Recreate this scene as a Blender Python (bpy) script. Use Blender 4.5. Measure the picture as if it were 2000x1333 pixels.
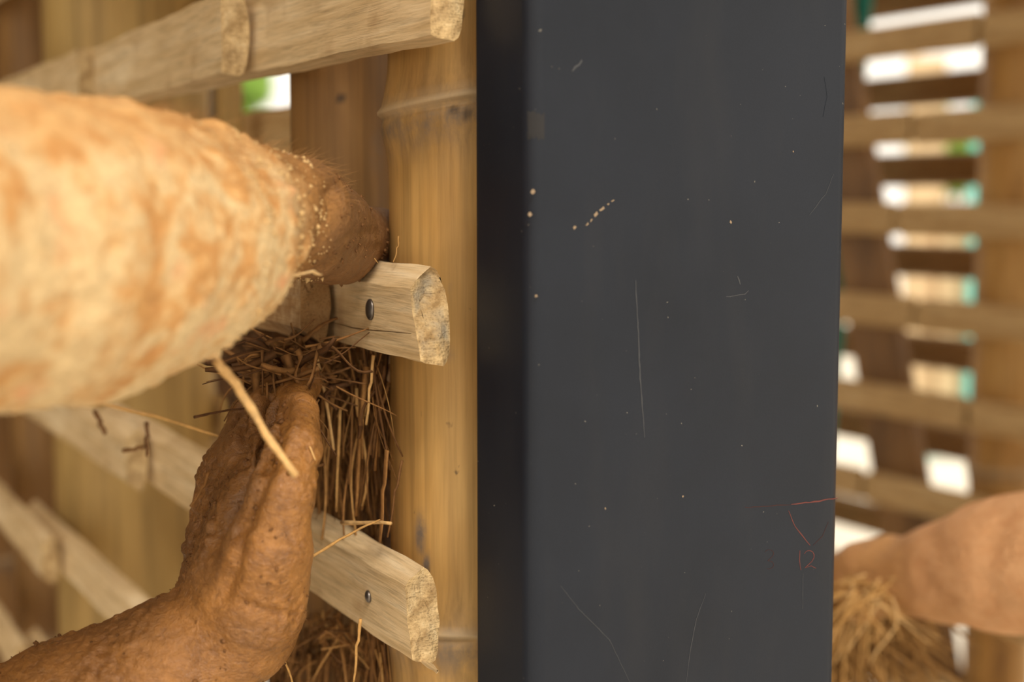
import bpy, math, random
import numpy as np
from mathutils import Vector, Matrix

# ------------------------------------------------------------------ scene, camera, light
for o in list(bpy.data.objects):
    bpy.data.objects.remove(o)
scene = bpy.context.scene
COL = scene.collection
scene.view_settings.view_transform = 'Standard'
scene.view_settings.look = 'None'
scene.view_settings.gamma = 1.0
scene.view_settings.use_curve_mapping = False
scene.view_settings.exposure = 0.32

H = 1.35                      # camera height above the ground
TILT = math.radians(5.58)     # looking slightly down
FPX = 2000 * 50.0 / 36.0
cam_d = bpy.data.cameras.new('camera')
cam_d.lens = 50.0
cam_d.sensor_width = 36.0
cam_d.clip_start = 0.02
cam_d.dof.use_dof = True
cam_d.dof.focus_distance = 0.725
cam_d.dof.aperture_fstop = 4.2
cam = bpy.data.objects.new('camera', cam_d)
cam.location = (0, 0, H)
cam.rotation_euler = (math.pi / 2 - TILT, 0, 0)
COL.objects.link(cam)
scene.camera = cam

world = bpy.data.worlds.new('world')
scene.world = world
world.use_nodes = True
bg = world.node_tree.nodes['Background']
bg.inputs['Color'].default_value = (1.0, 0.92, 0.79, 1)     # bright even overcast
bg.inputs['Strength'].default_value = 1.28

sun_d = bpy.data.lights.new('sun', 'SUN')
sun_d.energy = 2.1
sun_d.angle = math.radians(18)
sun_d.color = (1.0, 0.92, 0.80)
sun = bpy.data.objects.new('sun', sun_d)
sun.rotation_euler = (math.radians(42), 0, math.radians(15))
sun.location = (2, -4, 6)
COL.objects.link(sun)

rnd = random.Random(7)
npr = np.random.RandomState(7)
CT, ST = math.cos(TILT), math.sin(TILT)


# ------------------------------------------------------------------ geometry helpers
def ray(px, py):
    m = (px - 1000.0) / FPX
    v = (666.5 - py) / FPX
    return Vector((m, CT + v * ST, -ST + v * CT))


def P(px, py, d):
    return ray(px, py) * d + Vector((0, 0, H))


U = Vector((-0.5, 0.8660254, 0))        # along the wall, away from the camera
INTO = Vector((0.8660254, 0.5, 0))      # through the wall
W0 = Vector((-0.080, 0.754, 0))
NPLANE = INTO.dot(W0)                   # front plane of the slats


def W(s, q, z):
    p = W0 + U * s + INTO * q
    return Vector((p.x, p.y, z))


def PW(px, py, q=0.0):                  # ray onto a plane parallel to the wall front
    r = ray(px, py)
    t = (NPLANE + q) / INTO.dot(r)
    return r * t + Vector((0, 0, H))


def s_of(px, q=0.0, py=400):
    return U.dot(PW(px, py, q) - W0)


def new_obj(name, verts, faces, mats, parent=None, smooth=True, mat_idx=None):
    me = bpy.data.meshes.new(name)
    me.from_pydata([tuple(v) for v in verts], [], [tuple(f) for f in faces])
    for m in (mats if isinstance(mats, (list, tuple)) else [mats]):
        me.materials.append(m)
    if mat_idx is not None:
        me.polygons.foreach_set('material_index', mat_idx)
    if smooth:
        me.polygons.foreach_set('use_smooth', [True] * len(me.polygons))
    me.update()
    o = bpy.data.objects.new(name, me)
    COL.objects.link(o)
    if parent is not None:
        o.parent = parent
    return o


def np_mesh(name, V, Q, mats, smooth=True):
    me = bpy.data.meshes.new(name)
    k = Q.shape[1]
    me.vertices.add(len(V))
    me.vertices.foreach_set('co', np.ascontiguousarray(V, dtype=np.float32).ravel())
    me.loops.add(Q.size)
    me.loops.foreach_set('vertex_index', np.ascontiguousarray(Q, dtype=np.int32).ravel())
    me.polygons.add(len(Q))
    me.polygons.foreach_set('loop_start', np.arange(0, Q.size, k, dtype=np.int32))
    me.polygons.foreach_set('use_smooth', np.ones(len(Q), dtype=bool) if smooth else np.zeros(len(Q), dtype=bool))
    for m in (mats if isinstance(mats, (list, tuple)) else [mats]):
        me.materials.append(m)
    me.update(calc_edges=True)
    me.validate()
    return me


def set_attr(me, name, arr):
    a = me.attributes.new(name, 'FLOAT', 'POINT')
    a.data.foreach_set('value', np.ascontiguousarray(arr, dtype=np.float32))


def empty(name, loc=(0, 0, 0)):
    o = bpy.data.objects.new(name, None)
    o.location = loc
    o.empty_display_size = 0.05
    COL.objects.link(o)
    return o


def tag(o, label=None, cat=None, group=None, kind=None):
    if label: o['label'] = label
    if cat: o['category'] = cat
    if group: o['group'] = group
    if kind: o['kind'] = kind
    return o


def keep_world(child, parent):
    child.parent = parent
    child.matrix_parent_inverse = parent.matrix_basis.inverted()


def box_mesh(x0, x1, y0, y1, z0, z1, b=0.0):
    v = [(x, y, z) for z in (z0, z1) for y in (y0, y1) for x in (x0, x1)]
    f = [(0, 2, 3, 1), (4, 5, 7, 6), (0, 1, 5, 4), (2, 6, 7, 3), (0, 4, 6, 2), (1, 3, 7, 5)]
    return v, f


def frame_matrix(origin, xaxis, yhint):
    x = Vector(xaxis).normalized()
    y = Vector(yhint)
    y = (y - x * y.dot(x)).normalized()
    z = x.cross(y)
    m = Matrix((x, y, z)).transposed().to_4x4()
    m.translation = origin
    return m


# value noise on numpy arrays -------------------------------------------------
def _hash(ix, iy, iz, seed):
    h = (ix * 374761393 + iy * 668265263 + iz * 2147483647 + seed * 1274126177) & 0xFFFFFFFF
    h = ((h ^ (h >> 13)) * 1103515245) & 0xFFFFFFFF
    h = (h ^ (h >> 16)) & 0xFFFF
    return h.astype(np.float32) / 65535.0


def vnoise(p, freq, seed=0):
    q = np.asarray(p, dtype=np.float64) * freq
    i = np.floor(q).astype(np.int64)
    f = (q - i).astype(np.float32)
    f = f * f * (3 - 2 * f)
    r = 0
    for dx in (0, 1):
        wx = f[:, 0] if dx else 1 - f[:, 0]
        for dy in (0, 1):
            wy = f[:, 1] if dy else 1 - f[:, 1]
            for dz in (0, 1):
                wz = f[:, 2] if dz else 1 - f[:, 2]
                r = r + wx * wy * wz * _hash(i[:, 0] + dx, i[:, 1] + dy, i[:, 2] + dz, seed)
    return r * 2 - 1


# implicit surfaces: chains of round cones blended and meshed by surface nets ---
def sdf_mesh(prims, voxel, pad=0.012):
    """prims: list of (a, b, ra, rb, k, flat) ; flat = None or (axis vector, factor)"""
    pts = np.array([list(q) for p in prims for q in (p[0], p[1])])
    rm = max(max(p[2], p[3]) for p in prims) * 1.5 + pad
    lo = pts.min(0) - rm
    hi = pts.max(0) + rm
    n = np.ceil((hi - lo) / voxel).astype(int) + 1
    G = np.full(n, 1.0, dtype=np.float32)
    ax = [(lo[i] + np.arange(n[i]) * voxel).astype(np.float32) for i in range(3)]
    for a, b, ra, rb, k, flat in prims:
        a = np.array(a, dtype=np.float32); b = np.array(b, dtype=np.float32)
        m = max(ra, rb) * (1.0 if flat is None else max(1.0, flat[1])) + max(k * 2.0, 3 * voxel) + 0.004
        l = np.minimum(a, b) - m; h = np.maximum(a, b) + m
        i0 = np.maximum(((l - lo) / voxel).astype(int), 0)
        i1 = np.minimum(((h - lo) / voxel).astype(int) + 2, n)
        X = ax[0][i0[0]:i1[0]][:, None, None]
        Y = ax[1][i0[1]:i1[1]][None, :, None]
        Z = ax[2][i0[2]:i1[2]][None, None, :]
        d = b - a
        L2 = float(d @ d) + 1e-12
        t = np.clip(((X - a[0]) * d[0] + (Y - a[1]) * d[1] + (Z - a[2]) * d[2]) / L2, 0, 1)
        ex = X - a[0] - t * d[0]; ey = Y - a[1] - t * d[1]; ez = Z - a[2] - t * d[2]
        if flat is not None:
            fa = np.array(flat[0], dtype=np.float32)
            fa = fa / np.linalg.norm(fa)
            c = ex * fa[0] + ey * fa[1] + ez * fa[2]
            s2 = ex * ex + ey * ey + ez * ez - c * c + (c / flat[1]) ** 2
            dist = (np.sqrt(np.maximum(s2, 0)) - (ra + (rb - ra) * t)) * min(1.0, flat[1])
        else:
            dist = np.sqrt(ex * ex + ey * ey + ez * ez) - (ra + (rb - ra) * t)
        sub = G[i0[0]:i1[0], i0[1]:i1[1], i0[2]:i1[2]]
        hh = np.maximum(k - np.abs(sub - dist), 0) / max(k, 1e-6)
        G[i0[0]:i1[0], i0[1]:i1[1], i0[2]:i1[2]] = np.minimum(sub, dist) - hh * hh * k * 0.25
    return surface_nets(G, lo, voxel)


def surface_nets(G, lo, voxel):
    ins = G < 0
    cnt = np.zeros(np.array(G.shape) - 1, dtype=np.uint8)
    for dx in (0, 1):
        for dy in (0, 1):
            for dz in (0, 1):
                cnt += ins[dx:dx + cnt.shape[0], dy:dy + cnt.shape[1], dz:dz + cnt.shape[2]]
    act = (cnt > 0) & (cnt < 8)
    ci = np.argwhere(act)
    idx = np.full(act.shape, -1, dtype=np.int32)
    idx[act] = np.arange(len(ci), dtype=np.int32)
    acc = np.zeros((len(ci), 3), dtype=np.float64)
    num = np.zeros(len(ci))
    corners = [(x, y, z) for x in (0, 1) for y in (0, 1) for z in (0, 1)]
    for c in corners:
        for axis in range(3):
            if c[axis] == 1: continue
            e = list(c); e[axis] = 1
            v0 = G[ci[:, 0] + c[0], ci[:, 1] + c[1], ci[:, 2] + c[2]]
            v1 = G[ci[:, 0] + e[0], ci[:, 1] + e[1], ci[:, 2] + e[2]]
            x = (v0 < 0) != (v1 < 0)
            t = np.where(x, v0 / np.where(x, v0 - v1, 1), 0)
            p = np.array(c, dtype=np.float64)[None, :].repeat(len(ci), 0)
            p[:, axis] += t
            acc[x] += p[x]
            num[x] += 1
    V = lo + (ci + acc / num[:, None]) * voxel
    quads = []
    for axis in range(3):
        s0 = [slice(None)] * 3; s1 = [slice(None)] * 3
        s0[axis] = slice(0, -1); s1[axis] = slice(1, None)
        a = ins[tuple(s0)]; b = ins[tuple(s1)]
        e = np.argwhere(a != b)
        o1, o2 = (axis + 1) % 3, (axis + 2) % 3
        ok = (e[:, o1] > 0) & (e[:, o2] > 0) & (e[:, o1] < G.shape[o1] - 1) & (e[:, o2] < G.shape[o2] - 1)
        e = e[ok]
        def cell(d1, d2):
            c = e.copy(); c[:, o1] -= d1; c[:, o2] -= d2
            return idx[c[:, 0], c[:, 1], c[:, 2]]
        q = np.stack([cell(1, 1), cell(0, 1), cell(0, 0), cell(1, 0)], 1)
        flip = ~a[e[:, 0], e[:, 1], e[:, 2]]
        q[flip] = q[flip][:, ::-1]
        quads.append(q)
    return V, np.concatenate(quads, 0)


def vnormals(V, Q):
    n = np.cross(V[Q[:, 2]] - V[Q[:, 0]], V[Q[:, 3]] - V[Q[:, 1]])
    N = np.zeros_like(V)
    for i in range(4):
        np.add.at(N, Q[:, i], n)
    return N / (np.linalg.norm(N, axis=1)[:, None] + 1e-12)


def relax(V, Q, it=2):
    e = np.concatenate([Q[:, [0, 1]], Q[:, [1, 2]], Q[:, [2, 3]], Q[:, [3, 0]]])
    for _ in range(it):
        A = np.zeros_like(V); c = np.zeros(len(V))
        np.add.at(A, e[:, 0], V[e[:, 1]]); np.add.at(A, e[:, 1], V[e[:, 0]])
        np.add.at(c, e[:, 0], 1); np.add.at(c, e[:, 1], 1)
        V = V * 0.5 + 0.5 * A / np.maximum(c, 1)[:, None]
    return V


# ------------------------------------------------------------------ materials
class NT:
    def __init__(s, name):
        s.m = bpy.data.materials.new(name)
        s.m.use_nodes = True
        s.t = s.m.node_tree
        s.b = s.t.nodes['Principled BSDF']

    def n(s, typ, **kw):
        nd = s.t.nodes.new(typ)
        for k, v in kw.items():
            if k.startswith('i_'):
                nd.inputs[k[2:].replace('_', ' ')].default_value = v
            else:
                setattr(nd, k, v)
        return nd

    def l(s, a, b):
        s.t.links.new(a, b)

    def coord(s, scale=(1, 1, 1), kind='Object'):
        tc = s.n('ShaderNodeTexCoord')
        mp = s.n('ShaderNodeMapping')
        mp.inputs['Scale'].default_value = scale
        s.l(tc.outputs[kind], mp.inputs['Vector'])
        return mp.outputs['Vector']

    def noise(s, vec, scale, detail=5, rough=0.55, dist=0.0):
        nd = s.n('ShaderNodeTexNoise')
        nd.inputs['Scale'].default_value = scale
        nd.inputs['Detail'].default_value = detail
        nd.inputs['Roughness'].default_value = rough
        nd.inputs['Distortion'].default_value = dist
        s.l(vec, nd.inputs['Vector'])
        return nd.outputs['Fac']

    def ramp(s, fac, stops):
        r = s.n('ShaderNodeValToRGB')
        el = r.color_ramp.elements
        while len(el) < len(stops): el.new(0.5)
        for e, (p, c) in zip(el, stops):
            e.position = p
            e.color = (c, c, c, 1) if isinstance(c, (int, float)) else (*c, 1)
        s.l(fac, r.inputs['Fac'])
        return r.outputs['Color']

    def mix(s, fac, a, b, mode='MIX'):
        m = s.n('ShaderNodeMix', data_type='RGBA', blend_type=mode)
        for sock, v in ((m.inputs[0], fac), (m.inputs[6], a), (m.inputs[7], b)):
            if isinstance(v, (int, float)): sock.default_value = v
            elif isinstance(v, tuple): sock.default_value = (*v, 1)
            else: s.l(v, sock)
        return m.outputs[2]

    def math(s, op, a, b=0.0):
        m = s.n('ShaderNodeMath', operation=op)
        for sock, v in ((m.inputs[0], a), (m.inputs[1], b)):
            if isinstance(v, (int, float)): sock.default_value = v
            else: s.l(v, sock)
        return m.outputs[0]

    def attr(s, name):
        a = s.n('ShaderNodeAttribute')
        a.attribute_name = name
        return a.outputs['Fac']

    def bump(s, h, strength=0.4, dist=0.002, prev=None):
        b = s.n('ShaderNodeBump')
        b.inputs['Strength'].default_value = strength
        b.inputs['Distance'].default_value = dist
        s.l(h, b.inputs['Height'])
        if prev is not None: s.l(prev, b.inputs['Normal'])
        return b.outputs['Normal']

    def out(s, color=None, rough=0.7, normal=None, spec=0.3, metal=0.0):
        b = s.b
        if color is not None:
            if isinstance(color, tuple): b.inputs['Base Color'].default_value = (*color, 1)
            else: s.l(color, b.inputs['Base Color'])
        if isinstance(rough, (int, float)): b.inputs['Roughness'].default_value = rough
        else: s.l(rough, b.inputs['Roughness'])
        b.inputs['Specular IOR Level'].default_value = spec
        b.inputs['Metallic'].default_value = metal
        if normal is not None: s.l(normal, b.inputs['Normal'])
        return s.m


def mat_lath(name, c0, c1, c2, stain=0.0):
    t = NT(name)
    v = t.coord((3.0, 55, 55))
    grain = t.noise(v, 6.0, 6, 0.6, 0.4)
    hair = t.noise(t.coord((9, 260, 260)), 4.0, 4, 0.6, 0.2)
    v2 = t.coord((1.2, 16, 16))
    bands = t.noise(v2, 5.0, 3, 0.5, 0.8)
    col = t.ramp(bands, [(0.30, c0), (0.52, c1), (0.72, c2)])
    dark = t.ramp(grain, [(0.28, 0.5), (0.50, 1.0)])
    col = t.mix(0.6, col, dark, 'MULTIPLY')
    col = t.mix(0.45, col, t.ramp(hair, [(0.32, 0.45), (0.5, 1.0)]), 'MULTIPLY')
    blot = t.noise(t.coord((1, 1, 1)), 26.0, 4, 0.6)
    col = t.mix(t.ramp(blot, [(0.56, 0.0), (0.78, 0.45)]), col, (0.34, 0.19, 0.08))
    mud = t.attr('mud')
    mn = t.noise(t.coord((1, 1, 1)), 90.0, 5, 0.65)
    col = t.mix(t.math('MULTIPLY', mud, t.ramp(mn, [(0.25, 0.35), (0.6, 1.0)])), col, (0.23, 0.105, 0.03))
    nrm = t.bump(grain, 0.5, 0.0012)
    nrm = t.bump(hair, 0.6, 0.0006, nrm)
    return t.out(col, 0.78, nrm, 0.2)


def mat_endgrain():
    t = NT('lath_end_grain')
    v = t.coord((1, 1, 1))
    vo = t.n('ShaderNodeTexVoronoi')
    vo.inputs['Scale'].default_value = 620
    t.l(v, vo.inputs['Vector'])
    base = t.ramp(t.noise(v, 110, 5, 0.65), [(0.34, (0.30, 0.19, 0.085)), (0.58, (0.60, 0.42, 0.21)), (0.74, (0.72, 0.54, 0.30))])
    gn = t.noise(t.coord((1, 1, 1)), 60, 3, 0.6)
    grey = t.math('MULTIPLY', t.attr('grey'), t.ramp(gn, [(0.40, 0.0), (0.62, 0.7)]))
    col = t.mix(grey, base, (0.22, 0.205, 0.17))
    col = t.mix(t.attr('mud'), col, (0.25, 0.125, 0.045))
    sp = t.ramp(vo.outputs['Distance'], [(0.12, 0.5), (0.38, 1.0)])
    col = t.mix(0.55, col, sp, 'MULTIPLY')
    st = t.noise(t.coord((260, 100, 700)), 1.0, 4, 0.6)
    n1 = t.bump(st, 0.9, 0.0016)
    n2 = t.bump(vo.outputs['Distance'], 0.5, 0.0008, n1)
    return t.out(col, 0.9, n2, 0.1)


def mat_bamboo(name, lightc, midc, darkc, spots=1.0):
    t = NT(name)
    streak = t.noise(t.coord((45, 45, 1.6)), 2.4, 6, 0.6, 0.3)
    fine = t.noise(t.coord((160, 160, 5)), 2.0, 4, 0.6)
    blot = t.noise(t.coord((7, 7, 2.6)), 1.7, 4, 0.55)
    col = t.ramp(blot, [(0.32, darkc), (0.50, midc), (0.70, lightc)])
    col = t.mix(0.55, col, t.ramp(streak, [(0.34, 0.42), (0.56, 1.0)]), 'MULTIPLY')
    col = t.mix(0.4, col, t.ramp(fine, [(0.30, 0.55), (0.5, 1.0)]), 'MULTIPLY')
    nodea = t.attr('node')
    nn = t.noise(t.coord((60, 60, 40)), 1.6, 5, 0.65)
    col = t.mix(t.math('MULTIPLY', nodea, t.ramp(nn, [(0.35, 0.15), (0.62, 0.95)])), col, (0.17, 0.125, 0.090))
    col = t.mix(t.math('MULTIPLY', t.attr('ring'), 0.7), col, (0.50, 0.37, 0.22))
    col = t.mix(t.attr('dark'), col, (0.045, 0.028, 0.016))
    if spots:
        vo = t.noise(t.coord((1, 1, 0.55)), 95, 3, 0.7)
        col = t.mix(t.ramp(vo, [(0.70, 0.0), (0.76, 0.8 * spots)]), col, (0.10, 0.062, 0.03))
    nrm = t.bump(streak, 0.25, 0.001)
    return t.out(col, t.ramp(fine, [(0.3, 0.62), (0.7, 0.48)]), nrm, 0.35)


def mat_arm(name, skin, skin2, crust, mudc, mudd, wet, bumpk=0.8):
    """skin under a layer of clay: attribute 'crust' = dried pale clay, 'mud' = wet brown clay"""
    t = NT(name)
    v = t.coord((1, 1, 1))
    big = t.noise(v, 24, 4, 0.55, 0.3)
    mid = t.noise(v, 75, 6, 0.62, 0.5)
    fine = t.noise(v, 330, 5, 0.65)
    base = t.ramp(mid, [(0.35, skin2), (0.62, skin)])
    cm = t.math('ADD', t.math('MULTIPLY', big, 0.55), t.math('MULTIPLY', mid, 0.45))
    cmask = t.math('MULTIPLY', t.ramp(cm, [(0.44, 0.0), (0.54, 1.0)]), t.attr('crust'))
    ccol = t.mix(t.ramp(fine, [(0.35, 0.0), (0.6, 1.0)]), tuple(0.78 * c for c in crust), crust)
    col = t.mix(cmask, base, ccol)
    red = t.noise(v, 48, 2, 0.5)
    col = t.mix(t.math('MULTIPLY', t.ramp(red, [(0.62, 0.0), (0.76, 0.75)]), t.attr('crust')), col, (0.66, 0.26, 0.10))
    mm = t.noise(v, 45, 5, 0.6, 0.6)
    mcol = t.ramp(t.math('ADD', t.math('MULTIPLY', mm, 0.6), t.math('MULTIPLY', fine, 0.4)), [(0.36, mudd), (0.6, mudc)])
    crev = t.noise(t.coord((1.0, 1.0, 1.6)), 160, 4, 0.7, 1.2)
    mcol = t.mix(t.ramp(crev, [(0.30, 0.75), (0.40, 0.0)]), mcol, (0.075, 0.032, 0.010))
    col = t.mix(t.attr('mud'), col, mcol)
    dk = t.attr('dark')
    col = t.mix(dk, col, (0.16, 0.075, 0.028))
    h = t.math('ADD', t.math('MULTIPLY', mid, bumpk), t.math('MULTIPLY', fine, 0.35))
    n1 = t.bump(h, 0.8, 0.0026)
    n2 = t.bump(crev, 0.8, 0.0022, n1)
    rw = t.ramp(mm, [(0.4, wet), (0.62, min(0.9, wet + 0.3))])
    rough = t.mix(t.attr('mud'), (0.82, 0.82, 0.82), rw)
    b = t.b
    spec_ = 0.5
    b.inputs['Subsurface Weight'].default_value = 0.06
    b.inputs['Subsurface Radius'].default_value = (0.006, 0.003, 0.0015)
    return t.out(col, rough, n2, spec_)


def mat_straw(name, dark, mid, light):
    t = NT(name)
    tint = t.attr('tint')
    col = t.ramp(tint, [(0.0, dark), (0.6, mid), (1.0, light)])
    nz = t.noise(t.coord((1, 1, 1)), 260, 3, 0.6)
    col = t.mix(0.6, col, t.ramp(nz, [(0.3, 0.45), (0.6, 1.0)]), 'MULTIPLY')
    return t.out(col, 0.75, t.bump(nz, 0.4, 0.0006), 0.25)


def mat_steel():
    t = NT('dark_painted_steel')
    v = t.coord((1, 1, 1))
    cloud = t.noise(v, 9, 5, 0.6)
    fine = t.noise(v, 900, 3, 0.6)
    col = t.ramp(cloud, [(0.3, (0.0078, 0.0102, 0.0165)), (0.7, (0.0125, 0.0158, 0.0245))])
    col = t.mix(0.35, col, t.ramp(fine, [(0.3, 0.6), (0.7, 1.0)]), 'MULTIPLY')
    dust = t.noise(v, 420, 2, 0.5)
    col = t.mix(t.ramp(dust, [(0.745, 0.0), (0.775, 0.5)]), col, (0.30, 0.27, 0.22))
    smear = t.noise(t.coord((14, 14, 3)), 1.6, 4, 0.6)
    col = t.mix(t.ramp(smear, [(0.5, 0.0), (0.8, 0.22)]), col, (0.035, 0.032, 0.031))
    rough = t.ramp(cloud, [(0.3, 0.42), (0.7, 0.52)])
    return t.out(col, rough, t.bump(fine, 0.12, 0.0003), 0.24)


def mat_plain(name, c, rough=0.7, var=0.25, scale=8, spec=0.25, bump=0.2):
    t = NT(name)
    nz = t.noise(t.coord((1, 1, 1)), scale, 5, 0.6)
    col = t.ramp(nz, [(0.3, tuple(x * (1 - var) for x in c)), (0.7, tuple(min(1, x * (1 + var)) for x in c))])
    return t.out(col, rough, t.bump(nz, bump, 0.004), spec)


M_LATH = mat_lath('lath_wood', (0.58, 0.40, 0.20), (0.72, 0.53, 0.30), (0.84, 0.67, 0.43))
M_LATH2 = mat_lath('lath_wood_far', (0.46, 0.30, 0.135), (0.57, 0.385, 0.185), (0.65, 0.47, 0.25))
M_END = mat_endgrain()
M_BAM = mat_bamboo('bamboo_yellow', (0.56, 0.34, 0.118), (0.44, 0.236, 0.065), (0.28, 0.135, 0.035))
M_BAM_B = mat_bamboo('bamboo_brown', (0.34, 0.185, 0.062), (0.265, 0.135, 0.042), (0.17, 0.085, 0.026), 1.0)  # brown tone also carries the shade the second post stands in
M_BAM_P = mat_bamboo('bamboo_pale', (0.55, 0.37, 0.135), (0.46, 0.295, 0.10), (0.36, 0.22, 0.07), 0.3)
M_STEEL = mat_steel()
M_NAIL = NT('nail_steel').out((0.16, 0.14, 0.125), 0.35, None, 0.5, 0.9)
M_CHALK = NT('red_chalk').out((0.13, 0.046, 0.040), 0.95, None, 0.05)
M_CHALK_F = NT('faint_red_chalk').out((0.050, 0.025, 0.024), 0.9, None, 0.1)
M_SCR = NT('scratch_grey').out((0.036, 0.037, 0.042), 0.55, None, 0.4)
M_PALE = NT('clay_speck').out((0.26, 0.19, 0.125), 0.9, None, 0.1)
M_DUST = NT('clay_smear').out((0.032, 0.031, 0.032), 0.9, None, 0.1)
M_STRAW = mat_straw('clay_coated_straw', (0.085, 0.034, 0.010), (0.34, 0.158, 0.045), (0.62, 0.36, 0.125))
M_STRAW_L = mat_straw('pale_straw', (0.26, 0.13, 0.040), (0.56, 0.31, 0.10), (0.82, 0.56, 0.27))
M_CLAY = mat_plain('wet_clay', (0.10, 0.045, 0.015), 0.7, 0.5, 70, 0.3, 0.8)
M_ARM_U = mat_arm('dried_clay_skin', (0.62, 0.335, 0.113), (0.51, 0.245, 0.074), (0.72, 0.515, 0.265), (0.36, 0.165, 0.040), (0.19, 0.082, 0.020), 0.5)
M_ARM_L = mat_arm('wet_clay_skin', (0.55, 0.25, 0.08), (0.42, 0.18, 0.05), (0.60, 0.35, 0.14), (0.36, 0.158, 0.036), (0.15, 0.060, 0.016), 0.12, 0.22)
M_ARM_R = mat_arm('tanned_skin', (0.78, 0.43, 0.21), (0.68, 0.34, 0.15), (0.66, 0.40, 0.2), (0.55, 0.29, 0.10), (0.40, 0.19, 0.06), 0.4)
M_HAIR = NT('arm_hair').out((0.42, 0.21, 0.07), 0.5, None, 0.4)
M_HEAD_HAIR = mat_plain('dark_hair', (0.03, 0.022, 0.016), 0.6, 0.4, 60)

# ------------------------------------------------------------------ ground, roof, back wall (roof and walls added to shape the light)
t = NT('pale_sand')
nz = t.noise(t.coord((1, 1, 1)), 1.3, 6, 0.6)
M_SAND = t.out(t.ramp(nz, [(0.3, (0.66, 0.60, 0.50)), (0.7, (0.80, 0.75, 0.66))]), 0.9, t.bump(nz, 0.3, 0.02), 0.1)
vv, ff = [], []
N = 40
for j in range(N + 1):
    for i in range(N + 1):
        x = -30 + 60 * i / N; y = -20 + 60 * j / N
        r = math.hypot(x, y)
        vv.append((x, y, 0.0 if r < 6 else 0.12 * math.sin(x * .7) * math.cos(y * .5) * min(1, (r - 6) / 10)))
for j in range(N):
    for i in range(N):
        a = j * (N + 1) + i
        ff.append((a, a + 1, a + N + 2, a + N + 1))
tag(new_obj('ground', vv, ff, M_SAND), 'pale sandy ground around the building site', kind='structure')

M_SHADE_ROOF = mat_plain('shade_roof_sheet', (0.50, 0.40, 0.28), 0.8, 0.2, 3)
v, f = box_mesh(-3.7, 1.9, -0.35, 3.05, 2.95, 3.03)  # unseen slab, put in and sized to shape the light below
tag(new_obj('shade_roof', v, f, M_SHADE_ROOF, smooth=False), 'unseen slab overhead, added to shade the lattice walls', kind='structure')

M_SHADE_WALL = mat_plain('shade_wall_dark', (0.15, 0.10, 0.055), 0.95, 0.45, 5, 0.1, 0.6)  # dark colour for the walls added as shade
bm_v, bm_f = [], []
nx, nzv = 40, 30
for side in (0, 1):
    for j in range(nzv + 1):
        for i in range(nx + 1):
            x = -3.4 + 2.80 * i / nx; z = 2.94 * j / nzv
            wob = 0.02 * math.sin(9 * x + 3 * z) + 0.014 * math.sin(17 * z - 6 * x) if side == 0 else 0
            bm_v.append((x, 2.75 + wob + side * 0.22, z))
K = (nx + 1) * (nzv + 1)  # this wall is put in so the gaps read as dark interior
for side in (0, 1):
    for j in range(nzv):
        for i in range(nx):
            a = side * K + j * (nx + 1) + i
            q = (a, a + 1, a + nx + 2, a + nx + 1)
            bm_f.append(q if side == 0 else q[::-1])
for j in range(nzv):
    for i in (0, nx):
        a = j * (nx + 1) + i; b = a + nx + 1
        q = (a, b, b + K, a + K)
        bm_f.append(q if i == nx else q[::-1])
tag(new_obj('shade_wall_back', bm_v, bm_f, M_SHADE_WALL), 'dark wall added behind the pale lattice to stand for a shaded interior', kind='structure')


v, f = box_mesh(-3.62, -3.40, -0.3, 2.97, 0.0, 2.949)  # out of view, added to keep light off from the left
tag(new_obj('shade_wall_left', v, f, M_SHADE_WALL, smooth=False), 'unseen dark side wall added to block light from the left', kind='structure')


# ------------------------------------------------------------------ laths and bamboo
def lath_profile(h, t, n_back=9, front=0.62, low=None):
    """closed (y,z) loop; y=0 front (inner face), y=t back (outer skin); trapezoid with a bowed back"""
    hf = h * front / 2
    hl = h * (front if low is None else low) / 2
    hb = h / 2
    pts = []
    for k in range(7): pts.append((0.0, -hl + (hf + hl) * k / 6))
    for k in range(1, 5): pts.append((t * 0.62 * k / 4, hf + (hb - hf) * (k / 4) ** 0.9))
    for k in range(1, n_back):
        a = math.pi / 2 - math.pi * k / n_back
        pts.append((t * 0.62 + t * 0.38 * math.cos(a), hb * math.sin(a) * 0.98))
    for k in range(4, 0, -1): pts.append((t * 0.62 * k / 4, -hl - (hb - hl) * (k / 4) ** 0.9))
    return pts


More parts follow.
